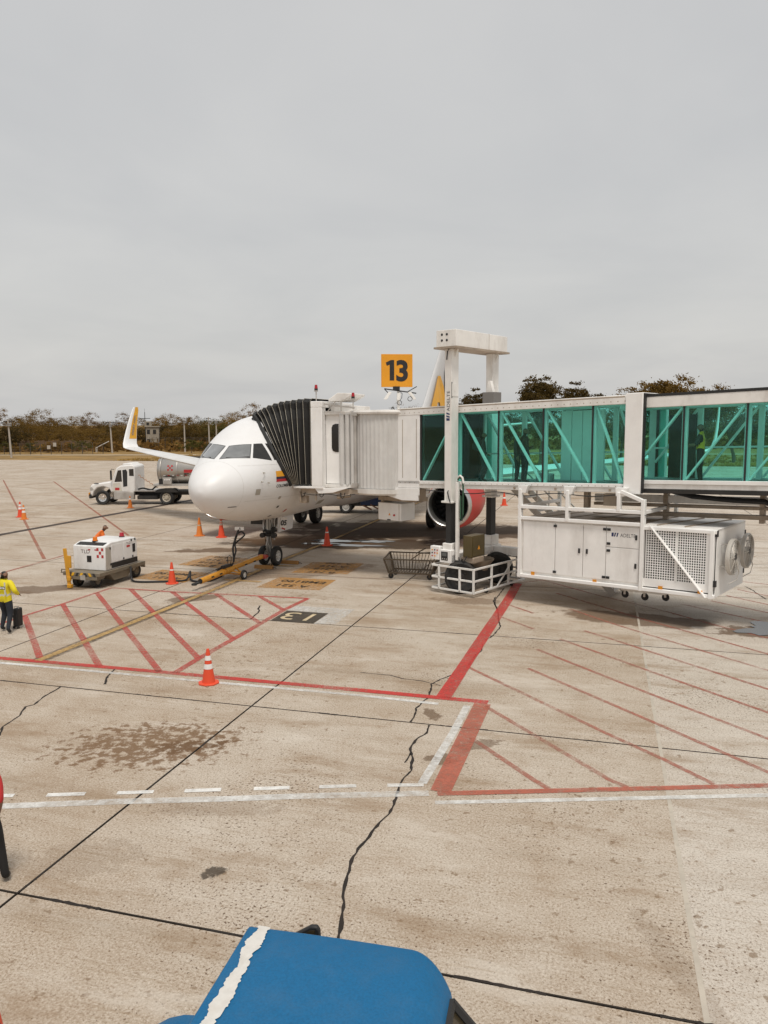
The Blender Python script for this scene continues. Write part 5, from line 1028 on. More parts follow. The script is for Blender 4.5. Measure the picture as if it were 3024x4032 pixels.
# fans
FG=mat('fan_guard',(.6,.57,.52),.5,.3,var=.1,dirt=.3)
XF=XB+.17
for yc in(.42,1.72):
    for k in range(4):
        b=MB(AX_); a=k*math.pi/2+.6; b.bar((XB,yc+.4*math.cos(a),1.84+.4*math.sin(a)),(XF+.05,yc+.43*math.cos(a),1.84+.43*math.sin(a)),.03,.03); b.build('fan_strut',STEEL,ac)
    zc=1.84; f=MB(AX_); f.tube((XF+.02,yc,zc),(XF+.14,yc,zc),.11,None,16); f=f.build('fan_motor',BLK,ac,smooth=True)
    b=MB(AX_); b.lathe([(.47,XF),(.49,XF+.03),(.49,XF+.1),(.46,XF+.12),(.44,XF+.1)],(0,yc,zc),'x',32); b.build('fan_shroud',FG,f,smooth=True)
    b=MB(AX_)
    for r_ in(.14,.2,.26,.32,.38,.43): b.lathe([(r_-.005,XF+.13),(r_,XF+.14),(r_+.005,XF+.13)],(0,yc,zc),'x',32)
    for k in range(8): a=k*math.pi/4; b.bar((XF+.14,yc+.1*math.cos(a),zc+.1*math.sin(a)),(XF+.12,yc+.48*math.cos(a),zc+.48*math.sin(a)),.014,.014,(1,0,0))
    b.build('fan_guard',FG,f)
    for k in range(7):
        a=k*2*math.pi/7; ca,sa=math.cos(a),math.sin(a); t=Vector((0,-sa,ca)); b=MB(AX_); p=Vector((XF+.04,yc+.1*ca,zc+.1*sa)); q=Vector((XF+.03,yc+.43*ca,zc+.43*sa)); b.add([p-t*.04,p+t*.05+Vector((.05,0,0)),q+t*.15+Vector((.06,0,0)),q-t*.08],[(0,1,2,3)]); b.build('fan_blade',STEEL,f)
    b=MB(AX_); b.path([(XF+.14,yc+.02,zc-.08),(XF+.2,yc+.1,zc-.4),(XF+.16,yc+.06,zc-.62),(XF+.04,yc-.2,zc-.7)],.014,6); b.build('fan_cable',FG,f)
# castor dolly below
b=MB(AX_); b.box(5.6,6.9,.3,1.5,.62,.76); b.build('dolly_frame',WHITE2,ac,bevel=.01)
for x,y in((5.7,.4),(6.3,.35),(6.8,.6),(5.75,1.4)):
    b=MB(AX_); b.lathe([(.001,-.03),(.09,-.03),(.11,0),(.09,.03),(.001,.03)],(x,y,.5),'y',16); b.build('castor_wheel',BLACK,ac,smooth=True); b=MB(AX_); b.box(x-.03,x+.03,y-.05,y+.05,.5,.63); b.build('castor_fork',STEEL,ac)
# ================================================================ STAND SIGN 13
sp_=BO+BT*(-3.18)+BN*.9; sg=empty('stand_sign',(sp_.x,sp_.y,5.96),R(5),'square yellow sign with black 13 on a post above the jet bridge','sign')
SY=mat('sign_yellow',(.78,.33,.015),.45,var=.04,dirt=.1); SG=mat('sign_frame',(.5,.42,.3),.5)
b=MB(); b.box(-.56,.56,-.04,.04,.84,2.0); b.build('sign_panel',SY,sg,bevel=.008)
b=MB(); b.prism([(-.1,1.07),(-.1,1.79),(-.22,1.79),(-.4,1.7),(-.36,1.59),(-.26,1.63),(-.26,1.07)],-.046,-.04); b.build('sign_number',BLK,sg)
text_mesh('sign_number','3',1.0,lambda u,v:Vector((.19+u*.98,-.046,1.075+v*.99)),BLK,sg,bold=.035,align='CENTER')
b=MB(); b.tube((.06,.07,-.02),(.06,.07,1.6),.05,None,12); b.build('sign_post',WHITE2,sg,smooth=True)
b=MB(); b.bar((-.45,.02,.78),(.7,.02,.62),.04,.04); b.bar((.4,.02,.68),(.72,.02,.86),.03,.03); b.bar((-.45,.02,.78),(-.3,.02,.62),.03,.03); b.box(-.14,.1,-.06,.06,.72,.86); b.build('lamp_bracket',BLK,sg)
for x,z,t in((-.26,.66,-.25),(.06,.62,0),(.44,.66,.35)):
    b=MB(); b.prism([(x-.05,z),(x+.07,z),(x+.05+t*.6,z-.26),(x-.07+t*.6,z-.26)],-.08,.08); b.build('flood_lamp',WHITE2,sg,bevel=.01)
b=MB()
for x,z in((.08,.36),(.46,.5)):
    b.path([(x+.08*math.sin(k*.6),-.1,z-.08+.08*math.cos(k*.6)) for k in range(11)],.012,5)
b.path([(.0,-.08,.8),(.18,-.1,.6),(.16,-.1,.45),(.1,-.1,.36)],.012,5); b.build('lamp_cable',BLK,sg)
# ================================================================ VEHICLES AND EQUIPMENT
AROT=math.atan2(AXx.y,AXx.x)
# ---- ground power unit
gp=empty('ground_power_unit',(-9.47,26.0,0),AROT,'white ground power unit on wheels with upright yellow drawbar','power unit')
GW=mat('gpu_white',(.78,.78,.77),.45,var=.04,dirt=.35,dscale=1.5); GS=mat('gpu_chassis',(.2,.17,.125),.6,.2,var=.2,dirt=.5); HAZY=mat('hazard_yellow',(.75,.42,.02),.5); DBY=mat('drawbar_yellow',(.62,.3,.02),.5,var=.15,dirt=.5,dscale=4,dirtcol=(.2,.1,.03))
b=MB(AF); b.prism([(0,.56),(1.8,.56),(1.8,1.42),(1.68,1.5),(.32,1.5),(0,1.4)],-1.3,0,'y'); hs=b.build('housing',GW,gp,bevel=.03)
b=MB(AF); b.add([(.04,-1.2,1.425),(.04,-.1,1.425),(.27,-.1,1.492),(.27,-1.2,1.492)],[(0,1,2,3)]); b.build('top_intake',DARK,hs)
b=MB(AF); b.box(-.42,2.18,-1.42,.06,.42,.555); b.build('deck',GS,gp,bevel=.02)
b=MB(AF); b.prism([(.2,.42),(1.5,.42),(1.2,.16),(.45,.16)],-1.35,.0,'y'); b.prism([(-.42,.42),(.1,.42),(-.05,.3),(-.42,.3)],-1.3,-.05,'y'); b.build('chassis',GS,gp,bevel=.015)
b=MB(AF); b.prism([(1.4,.42),(2.15,.42),(2.15,.32),(2.0,.46),(1.65,.46),(1.45,.3)],-.12,.065,'y'); b.build('mudguard',GS,gp)
for x,y,r_ in((-.1,-.32,.23),(-.1,-1.05,.23),(1.8,-.12,.25),(1.8,-1.2,.25)): wheel(gp,x,y,r_,r_,.18,1,xf=AF,hm=GS)
b=MB(AF); b.box(.04,1.78,.0,.012,.6,.78); b.build('vent_strip',DARK,gp)
b=MB(AF); b.box(.02,.3,.001,.014,.6,1.36); b.build('side_panel',mat('gpu_grey',(.42,.39,.34),.5),gp,bevel=.004)
for x0,x1 in((.33,.98),(1.0,1.74)): b=MB(AF); b.box(x0,x1,.0,.012,.8,1.4); b.build('side_door',GW,gp,bevel=.006)
b=MB(AF); b.box(1.5,1.66,.012,.02,.98,1.28); b.build('side_window',BLK,gp,bevel=.01)
for x,z in((.26,1.3),(.26,.75),(1.5,.84),(1.45,1.42),(1.66,1.43),(.98,.84)): b=MB(AF); b.box(x-.03,x+.03,.012,.024,z-.035,z+.035); b.build('latch',BLK,gp)
text_mesh('lettering','TLD',.13,lambda u,v:Vector(AF(1.16+u,.014,1.3+v*.9)),mat('brown_print',(.09,.05,.045),.5),gp); b=MB(AF); b.box(1.17,1.36,.012,.016,1.2,1.27); b.build('red_plate',REDP,gp)
text_mesh('lettering','TLD',.2,lambda u,v:Vector(AF(-.004,-.98+u,1.14+v*.9)),mat('brown_print',(.09,.05,.045),.5),gp)
for i,j in((0,0),(2,0),(1,1),(0,2),(2,2)):
    b=MB(AF); b.box(-.005,.002,-.34+.095*i,-.255+.095*i,1.0+.12*j,1.1+.12*j); b.build('red_square',REDP,gp)
b=MB(AF); b.box(-.008,.002,-.74,-.56,.84,1.06); b.build('front_grille',DARK,gp)
for y in(-.68,-.42): b=MB(AF); b.box(-.006,.002,y,y+.09,1.25,1.29); b.build('red_reflector',REDP,gp)
for k in range(6):
    b=MB(AF); y=-1.08+k*.17; b.prism([(y,.43),(y+.09,.43),(y+.15,.54),(y+.06,.54)] if k<3 else [(y+.06,.43),(y+.15,.43),(y+.09,.54),(y,.54)],-.428,-.42,'x'); b.build('hazard_stripe',HAZY if k%2==0 else BLK,gp)
b=MB(AF); b.box(-.44,-.42,-.7,-.5,.3,.46); b.build('number_plate',STEEL,gp)
b=MB(AF); b.box(-.43,-.3,-1.5,-1.15,.5,.52); b.path([(-.4,-1.48,.5),(-.4,-1.48,.62),(-.4,-1.2,.62)],.02,6); b.build('step',GS,gp)
b=MB(AF); b.bar((-.5,-1.1,.06),(-.48,-1.24,1.36),.05,.13,(0,1,0)); b.bar((-.49,-1.08,.7),(-.49,-1.08,1.12),.06,.16,(0,1,0)); b.box(-.56,-.44,-1.16,-1.0,.02,.14); b.box(-.55,-.45,-1.17,-1.04,.26,.4); b.build('drawbar',DBY,gp,bevel=.012)
for x,y,m in((.36,-.66,mat('beacon_orange',(.8,.2,.01),.3)),(1.55,-.45,mat('beacon_red2',(.4,.02,.04),.3))):
    b=MB(AF); b.tube((x,y,1.5),(x,y,1.53),.1,None,16); b.build('beacon_base',DARK,gp); b=MB(AF); b.tube((x,y,1.53),(x,y,1.66),.085,.07,16); b.build('beacon_lamp',m,gp,smooth=True)
# ---- power cable from the unit over the tow bar to the nose
CAB=mat('black_cable',(.015,.015,.016),.55,var=.2)
def smoothpath(p,n=7):
    p=[Vector(v) for v in p]; o=[]
    for i in range(len(p)-1):
        a,b_,c,d=p[max(i-1,0)],p[i],p[i+1],p[min(i+2,len(p)-1)]
        for k in range(n):
            t=k/n; o.append(.5*((2*b_)+(c-a)*t+(2*a-5*b_+4*c-d)*t*t+(3*b_-a-3*c+d)*t**3))
    return o+[p[-1]]
r=empty('power_cable',(0,0,0),0,'black cable from the ground power unit over the tow bar to the nose','cable')
b=MB(); b.path(smoothpath([(-9.0,27.15,.5),(-8.95,27.0,.3),(-8.85,26.85,.06),(-8.45,26.7,.04),(-7.7,26.75,.04),(-7.35,26.78,.05),(-7.0,27.0,.05),(-6.92,27.25,.3),(-6.85,27.0,.08),(-6.6,26.75,.04),(-6.1,26.9,.04),(-5.7,27.2,.2),(-5.45,27.35,.5),(-5.38,27.4,.7),(-5.42,27.5,1.1),(-5.3,27.55,1.5),(-5.22,27.58,1.76)]),.035,8); b.build('cable',CAB,r,smooth=True)
b=MB(); b.path(smoothpath([(-5.4,27.38,.7),(-5.3,27.4,1.0),(-5.32,27.46,1.25),(-5.05,27.5,1.5),(-5.0,27.5,1.58),(-5.1,27.52,1.68),(-5.26,27.5,1.6),(-5.34,27.47,1.4),(-5.3,27.4,1.3)]),.03,8); b.build('cable_coil',CAB,r,smooth=True)
b=MB(); b.box(-.2,.12,-.05,.05,0,.13); o=b.build('plug',WHITE,r,bevel=.015); o.location=(-5.15,27.6,1.72); b=MB(); b.box(-.03,0.0,-.055,-.05,.02,.11); o2=b.build('plug_mark',BLK,o)
# ---- tow bar
d=Vector((1.68,4.15,0)); tb_=empty('tow_bar',(-6.28,25.45,0),math.atan2(d.y,d.x),'yellow tow bar on two small wheels hooked to the nose gear','tow bar')
TBY=mat('towbar_yellow',(.62,.285,.03),.5,var=.12,dirt=.4,dscale=5,dirtcol=(.2,.1,.03))
b=MB(); b.tube((.25,0,.26),(1.75,0,.34),.1,.1,20); b.build('front_tube',TBY,tb_,smooth=True)
b=MB(); b.tube((1.7,0,.335),(2.15,0,.36),.125,.125,20); b.tube((1.55,0,.328),(1.62,0,.332),.118,None,20); b.build('sleeve',TBY,tb_,smooth=True)
b=MB(); b.tube((2.1,0,.36),(4.25,0,.46),.085,.085,20); b.build('rear_tube',TBY,tb_,smooth=True)
b=MB(); b.tube((.255,0,.26),(.23,0,.259),.085,None,20); b.build('tube_mouth',BLK,tb_)
b=MB(); b.box(-.08,.26,-.05,.05,.2,.25); b.lathe([(.05,-.03),(.09,-.03),(.1,0),(.09,.03),(.05,.03),(.05,-.03)],(-.1,0,.22),'z',16); b.build('tow_eye',DARK,tb_,smooth=True)
b=MB(); b.box(4.2,4.4,-.16,.16,.38,.52); b.tube((4.38,-.2,.46),(4.38,.2,.46),.03); b.build('fork_head',mat('towbar_red',(.4,.07,.05),.5,dirt=.3),tb_,bevel=.01)
b=MB(); b.tube((2.15,-.5,.17),(2.15,.5,.17),.025); b.bar((1.95,-.02,.35),(2.15,-.45,.2),.05,.05); b.bar((2.35,-.02,.37),(2.15,-.45,.2),.05,.05); b.bar((1.95,.02,.35),(2.15,.45,.2),.05,.05); b.bar((2.35,.02,.37),(2.15,.45,.2),.05,.05); b.build('axle_frame',TBY,tb_,bevel=.005)
for y in(-.5,.5): wheel(tb_,2.15,y,.17,.17,.11,1)
b=MB(); b.box(1.55,2.05,-.06,.06,.45,.56); b.bar((1.6,.05,.5),(1.3,.1,.45),.04,.04); b.path([(2.0,-.06,.55),(2.02,-.08,.8),(2.05,0,.86),(2.02,.08,.8),(2.0,.06,.55)],.015,6); b.build('hand_pump',DARK,tb_,bevel=.008)
for k,(s,t) in enumerate(((.75,'N/A'),(1.25,'N.C. 005'),(2.9,'N.A.'),(3.5,'320'))):
    b=MB(); b.box(s,s+.16,-.104 if s<1.7 else -.089,-.09 if s<1.7 else -.075,.26+.03*s,.31+.03*s); b.build('stencil_mark',BLK,tb_)
# ---- chock
for (xx,yy,l) in ((-4.62,29.35,'worn wooden chock lying before the nose wheels'),(-3.75,30.35,'worn wooden chock lying behind the nose wheels')):
    o=empty('wheel_chock',(xx,yy,0),AROT-math.pi/2,l,'chock','chocks at the nose gear'); b=MB(); b.prism([(-.1,0),(.1,0),(.05,.13),(-.04,.13)],-.38,.38,'x'); b.build('block',mat('chock_wood',(.34,.17,.05),.8,var=.2,dirt=.5),o,bevel=.01); b=MB(); b.path([(.38,0,.06),(.46,.03,.05),(.52,0,.03)],.012,6); b.build('rope',BLK,o)
# ---- fuel truck
ft=empty('fuel_truck',(-17.3,54.8,0),math.pi,'white fuel truck with a silver tank parked beyond the aircraft nose','truck')
TW=mat('truck_white',(.78,.77,.75),.4,var=.04,dirt=.25,dscale=1.2); TANK=mat('tank_steel',(.5,.47,.43),.32,.9,var=.1,scale=.6,dirt=.25); TG=mat('truck_glass',(.02,.018,.016),.1,spec=.7)
b=MB(); b.prism([(1.55,.95),(1.55,1.62),(3.0,1.42),(3.12,1.2),(3.12,.62),(2.95,.6),(2.85,.95),(2.6,1.2),(2.2,1.28),(1.8,1.15),(1.62,.8)],-1.05,1.05,'y'); b.build('bonnet',TW,ft,bevel=.07)
b=MB(); b.prism([(-.05,.9),(1.6,.9),(1.6,1.65),(1.22,2.55),(.95,2.72),(.1,2.78),(-.05,2.65)],-1.1,1.1,'y'); cb_=b.build('cab',TW,ft,bevel=.07)
b=MB(); b.prism([(.1,2.74),(.9,2.7),(.85,2.86),(.3,2.9)],-.8,.8,'y'); b.build('roof_fairing',TW,ft,bevel=.05)
b=MB(); b.prism([(.86,1.62),(1.38,1.6),(1.12,2.4),(.88,2.42)],1.1,1.108,'y'); b.build('door_window',TG,cb_); b=MB(); b.prism([(.86,1.62),(1.38,1.6),(1.12,2.4),(.88,2.42)],-1.108,-1.1,'y'); b.build('door_window',TG,cb_)
b=MB(); b.prism([(.5,1.3),(.78,1.25),(.8,2.42),(.55,2.46),(.46,2.3)],1.1,1.107,'y'); b.build('open_doorway',BLK,cb_)
b=MB(); b.prism([(.02,2.0),(.34,2.02),(.34,2.48),(.02,2.5)],1.1,1.108,'y'); b.build('rear_window',TG,cb_)
b=MB(); b.add([(1.59,-.95,1.72),(1.59,.95,1.72),(1.255,.95,2.5),(1.255,-.95,2.5)],[(0,1,2,3)]); b.build('windscreen',TG,cb_)
b=MB(); b.box(1.5,1.6,1.18,1.3,1.75,2.4); b.path([(1.35,1.1,2.45),(1.5,1.24,2.5),(1.55,1.24,2.4)],.02,6); b.build('mirror',DARK,ft,bevel=.02)
b=MB(); b.box(3.02,3.2,-1.1,1.1,.45,.75); b.build('bumper',DARK,ft,bevel=.03); b=MB(); b.box(3.16,3.22,.85,1.08,.62,.85); b.build('fog_lamp',ORNG,ft)
b=MB(); b.prism([(2.86,1.08),(3.11,1.0),(3.12,1.2),(2.98,1.24)],1.05,1.07,'y'); b.build('headlamp',STEEL,ft)
b=MB(); b.box(2.5,2.8,1.052,1.07,1.47,1.53); b.build('bonnet_vent',DARK,ft)
b=MB(); b.prism([(.85,.95),(1.5,.95),(1.5,1.5),(1.0,1.55)],1.105,1.112,'y'); b.build('door_panel',mat('door_decal',(.6,.57,.5),.6),ft); b=MB(); b.box(1.05,1.35,1.112,1.118,1.02,1.2); b.build('red_decal',REDP,ft)
b=MB(); b.box(.05,1.45,.85,1.15,.38,.92); b.build('step_tank',STEEL,ft,bevel=.03)
b=MB(); b.box(-7.2,1.5,-.42,-.28,.62,.86); b.box(-7.2,1.5,.28,.42,.62,.86); b.box(-6.8,-.2,-.9,.9,.84,.92); b.box(-1.5,-.1,-.7,.9,.35,.62); b.build('chassis',DARK,ft)
for y in(-.95,.95):
    wheel(ft,2.27,y,.5,.5,.3,1,hm=ALU,hubr=.55); wheel(ft,-2.2,y,.5,.5,.5,1,hm=mat('wheel_cream',(.5,.45,.36),.5,dirt=.4),hubr=.58)
b=MB(); b.prism([(-3.0,.86),(-1.4,.86),(-1.6,1.06),(-2.0,1.12),(-2.5,1.12),(-2.8,1.05)],.65,1.2,'y'); b.build('mudguard',DARK,ft)
b=MB(); b.lathe([(.001,-1.38),(.5,-1.42),(.82,-1.5),(.9,-1.65),(.9,-6.9),(.82,-7.05),(.001,-7.15)],(0,0,2.33),'x',40); tk=b.build('tank',TANK,ft,smooth=50)
for x in(-1.75,-2.9,-4.4,-5.9): b=MB(); b.lathe([(.905,x-.03),(.925,x-.03),(.925,x+.03),(.905,x+.03)],(0,0,2.33),'x',40); b.build('tank_band',STEEL,tk,smooth=True)
b=MB(); b.box(-6.9,-1.6,-.25,.25,3.2,3.3); b.build('tank_walkway',DARK,tk); b=MB(); b.box(-7.2,-1.3,-1.15,1.15,1.3,1.42); b.build('tank_bed',STEEL,ft)
def tkm(u,v,x0,z0): z=z0+v; return Vector((x0-u,math.sqrt(max(.01,.815-(z-2.33)**2))+.01,z))
for i,j in((0,0),(2,0),(1,1),(0,2),(2,2)):
    b=MB(); b.add([tkm(a_,c_,-2.25,2.35) for a_,c_ in((.13*i,.13*j),(.13*i+.12,.13*j),(.13*i+.12,.13*j+.12),(.13*i,.13*j+.12))],[(0,1,2,3)]); b.build('red_square',REDP,tk)
b=MB(); b.add([tkm(a_,c_,-3.4,2.2) for a_,c_ in((0,0),(.6,0),(1.2,0),(1.2,.22),(.6,.22),(0,.22))],[(0,1,2,3,4,5)]); b.build('red_band',REDP,tk); text_mesh('lettering','JET-A1',.26,lambda u,v:tkm(u,v,-3.4,1.98),BLK,tk,bold=.008)
for k in range(8): b=MB(); b.add([tkm(a_,c_,-1.95-.3*k,1.98) for a_,c_ in((0,0),(.16,0),(.16,.07),(0,.07))],[(0,1,2,3)]); b.build('reflector_strip',REDP if k%2 else WHITE,tk)
b=MB(); b.box(-2.6,-2.0,1.0,1.2,1.42,1.88); b.build('pump_panel',STEEL,ft,bevel=.02)
for k in range(3): b=MB(); b.tube((-2.15-.15*k,1.2,1.74),(-2.15-.15*k,1.22,1.74),.05,None,12); b.build('gauge',WHITE,ft)
b=MB(); b.box(-1.95,-1.72,.98,1.16,1.42,1.8); b.build('cabinet',DARK,ft)
b=MB(); b.path([(.0,.3,2.0)]+[(-.15-.08*k+.0,.3+.07*math.sin(k*2.4),1.95-.055*k+.07*math.cos(k*2.4)) for k in range(16)]+[(-1.4,.3,1.2)],.022,6); b.build('coiled_hose',mat('hose_orange',(.42,.17,.06),.6),ft,smooth=True)
b=MB(); b.path(smoothpath([(-.1,.6,1.05),(-.5,.7,1.12),(-1.0,.6,1.0),(-1.3,.7,1.2),(-1.5,.6,1.35)]),.06,8); b.build('suction_hose',BLACK,ft,smooth=True)
b=MB(); b.box(-1.4,.0,-.9,1.0,.92,.98); b.build('rear_deck',STEEL,ft)
# ---- belt loader under the belly
bl=empty('belt_loader',(-1.2,48.6,0),R(-4),'dark blue belt loader half hidden behind the aircraft belly','belt loader'); BBL=mat('loader_blue',(.012,.03,.09),.4,dirt=.2)
for x,y in((-1.1,-.85),(-1.1,.85),(1.9,-.85),(1.9,.85)): wheel(bl,x,y,.4,.4,.24,1)
b=MB(); b.box(-2.9,2.8,-.8,.8,.45,.72); b.build('chassis',DARK,bl,bevel=.03); b=MB(); b.prism([(-1.75,.6),(-.5,.6),(-.45,.95),(-.75,1.05),(-1.5,1.05)],-.98,.98,'y'); b.build('mudguard',DARK,bl,bevel=.02)
b=MB(); b.box(-.2,2.7,-.95,.95,.5,1.0); b.build('body',BBL,bl,bevel=.05); b=MB(); b.bar((-2.9,.2,.9),(3.2,.2,1.75),.75,.16); b.build('conveyor',DARK,bl,bevel=.02)
b=MB(); b.box(-2.9,-2.0,-.75,.0,.72,1.1); b.build('seat_box',DARK,bl,bevel=.03); b=MB(); b.bar((-.2,-.9,.6),(.5,-.96,.25),.06,.1); b.bar((.1,-.9,.75),(.9,-.96,.3),.05,.08); b.build('hose_bundle',mat('hose_brown',(.2,.09,.05),.6),bl)
# ---- wire trolley
tr=empty('wire_trolley',(1.05,27.45,0),R(-14),'rusty brown wire luggage trolley left of the drive wheels','trolley'); TRM=mat('trolley_wire',(.105,.08,.055),.6,.5,var=.2,dirt=.3)
tp=[(-.98,-.5,.72),(.92,-.5,.72),(.98,.5,.82),(-.98,.5,.82)]; bt=[(-.82,-.4,.22),(.72,-.4,.22),(.72,.4,.22),(-.82,.4,.22)]
for k in range(4):
    b=MB(); b.bar(tp[k],tp[(k+1)%4],.045,.045); b.build('top_rail',TRM,tr); b=MB(); b.bar(bt[k],bt[(k+1)%4],.05,.05); b.build('bottom_rail',TRM,tr)
    b=MB(); b.bar(tp[k],bt[k],.05,.05); b.build('corner_post',TRM,tr)
    n=16 if k%2==0 else 8
    for i in range(1,n):
        t=i/n; p=Vector(tp[k]).lerp(Vector(tp[(k+1)%4]),t); q=Vector(bt[k]).lerp(Vector(bt[(k+1)%4]),t); b=MB(); b.tube(p,q,.011,None,5); b.build('wire',TRM,tr)
b=MB()
for i in range(1,14): t=i/14; b.bar(Vector(bt[0]).lerp(Vector(bt[1]),t),Vector(bt[3]).lerp(Vector(bt[2]),t),.03,.015)
b.build('base_grid',TRM,tr); b=MB(); b.bar((.0,-.5,.72),(.35,-.52,.98),.04,.04); b.bar((.35,-.52,.98),(.98,.1,.95),.04,.04); b.bar((.0,.5,.8),(.35,.5,1.0),.04,.04); b.build('push_handle',TRM,tr)
for x,y in((-.75,-.35),(.65,-.35),(-.75,.35),(.65,.35)):
    b=MB(); b.lathe([(.001,-.03),(.085,-.03),(.1,0),(.085,.03),(.001,.03)],(x,y,.1),'y',16); w_=b.build('castor_wheel',BLACK,tr,smooth=True); b=MB(); b.box(x-.03,x+.03,y-.05,y+.05,.1,.22); b.build('castor_fork',TRM,tr)
# ---- blue tractor in the foreground
tt=empty('tow_tractor',(-.99,5.23,0),R(-12.5),'blue tractor cab with a peeling white stripe on its roof in the foreground','tractor'); TB=mat('tractor_blue',(.007,.118,.27),.5,var=.16,scale=60,dirt=.35,dscale=5,dirtcol=(.06,.14,.24),bump=.15,bscale=300,spec=.3)
ZR=1.9
# roof: left edge crisp, right edge rolls down into the side glass
b=MB(); vs=[];fs=[]; prof=[(0.0,ZR-.1),(0.005,ZR-.02),(.02,ZR)]+[(.06+k*.11,ZR+.006*math.sin(k/10*math.pi)) for k in range(11)]+[(1.2+.36*math.sin(t),ZR-.36*(1-math.cos(t))) for t in [k*math.pi/2/9*.6 for k in range(10)]]+[(1.505,ZR-.2)]
ys=[0,-.012,-.04,-.4,-.9,-1.4,-1.9,-2.3,-2.34,-2.35]
for y in ys:
    e=1 if y>-.02 else 0
    for k,(x,z) in enumerate(prof):
        rc=max(0,(x-1.1))*1.0; yy=y
        if y>-1: yy=y-max(0,(x-1.18))**2*1.7*(1+y)
        vs.append((x,yy,z-(.1 if y==0 else (.015 if y==-.012 else 0))))
n=len(prof)
for j in range(len(ys)-1):
    for i in range(n-1): fs.append((j*n+i,j*n+i+1,(j+1)*n+i+1,(j+1)*n+i))
b.add(vs,fs); b.build('cab_roof',TB,tt,smooth=50)
# peeling stripe
STR=mat('peeling_white',(.62,.6,.56),.7,var=.06,scale=20,dirt=.4,dscale=9,dirtcol=(.45,.38,.3)); rs=random.Random(12); L1=[];R1=[]; l=.085; rg=.175; y=-.02
while y>-2.2:
    l+=rs.uniform(-.011,.011)+(.088-l)*.12; rg+=rs.uniform(-.012,.012)+(.18-rg)*.12
    L1.append((l+rs.uniform(-.003,.003),y)); R1.append((rg+rs.uniform(-.003,.003),y-.005)); y-=rs.uniform(.006,.022)
b=MB(); vs=[]
for p,q in zip(L1,R1): vs+=[(p[0],p[1],ZR+.009),(lerp(p[0],q[0],.5),(p[1]+q[1])/2,ZR+.011),(q[0],q[1],ZR+.009)]
b.add(vs,[(3*i,3*i+1,3*i+4,3*i+3) for i in range(len(L1)-1)]+[(3*i+1,3*i+2,3*i+5,3*i+4) for i in range(len(L1)-1)]); b.build('peeling_stripe',STR,tt)
for x,y in((.62,-.92),(.6,-.93)): b=MB(); b.add([(x+.014*math.cos(k*.8),y+.02*math.sin(k*.8),ZR+.012) for k in range(8)],[tuple(range(8))]); b.build('paint_chip',STR,tt); break
TGL=mat('tractor_glass',(.045,.035,.02),.15,spec=.6)
b=MB(); b.add([(1.505,-.24,ZR-.2),(1.505,-2.3,ZR-.2),(2.1,-2.3,.95),(2.1,-.12,.95)],[(0,1,2,3)]); b.build('side_glass',TGL,tt)
b=MB(); b.path([(1.5,-.24,ZR-.18),(1.505,-2.3,ZR-.19)],.032,6); b.path([(1.5,-.24,ZR-.18),(2.1,-.12,.95)],.034,6); b.build('window_seal',SEAL,tt,smooth=True)
b=MB(); b.prism([(.02,.9),(1.75,.9),(1.45,ZR-.3),(1.2,ZR-.12),(.02,ZR-.12)],-.3,-.26,'y'); b.build('front_panel',TB,tt); b=MB(); b.box(.12,1.2,-.26,-.252,1.25,ZR-.2); b.build('windscreen',TGL,tt)
b=MB(); b.box(.0,.04,-2.3,-.06,.9,ZR-.11); b.build('left_panel',TB,tt)
b=MB(); b.box(-.05,2.1,-2.6,-.3,.42,.92); b.build('body',TB,tt,bevel=.06)
b=MB(); b.path([(.25,-.2,1.5),(.3,.08,1.62),(.42,.13,1.76)],.016,6); b.build('mirror_arm',SEAL,tt,smooth=True)
b=MB(); b.prism([(.2,1.66),(.26,1.74),(.42,1.845),(.47,1.85),(.49,1.82),(.5,1.66)],.13,.17,'y'); b.build('mirror',SEAL,tt,bevel=.012); b=MB(); b.prism([(.27,1.69),(.3,1.735),(.42,1.815),(.455,1.82),(.465,1.69)],.122,.13,'y'); b.build('mirror_glass',TGL,tt)
b=MB(); vs=[];fs=[]
for i in range(13):
    t=math.pi*i/12; x=-.42-.5*math.cos(t); z=.62+.42*math.sin(t)
    for y in(.0,-.1,-.9): vs.append((x,y-.06*(1-math.sin(t)),z-(.03 if y==0 else 0)))
for i in range(12):
    for j in range(2): fs.append((3*i+j,3*i+j+1,3*i+j+4,3*i+j+3))
b.add(vs,fs); b.build('mudguard',TB,tt,smooth=60,loc=(0,.03,.07))
wheel(tt,-.42,-.45,.4,.4,.5,1); wheel(tt,1.6,-.3,.4,.4,.4,1); wheel(tt,1.6,-2.3,.4,.4,.4,1); wheel(tt,-.42,-2.3,.4,.4,.4,1)
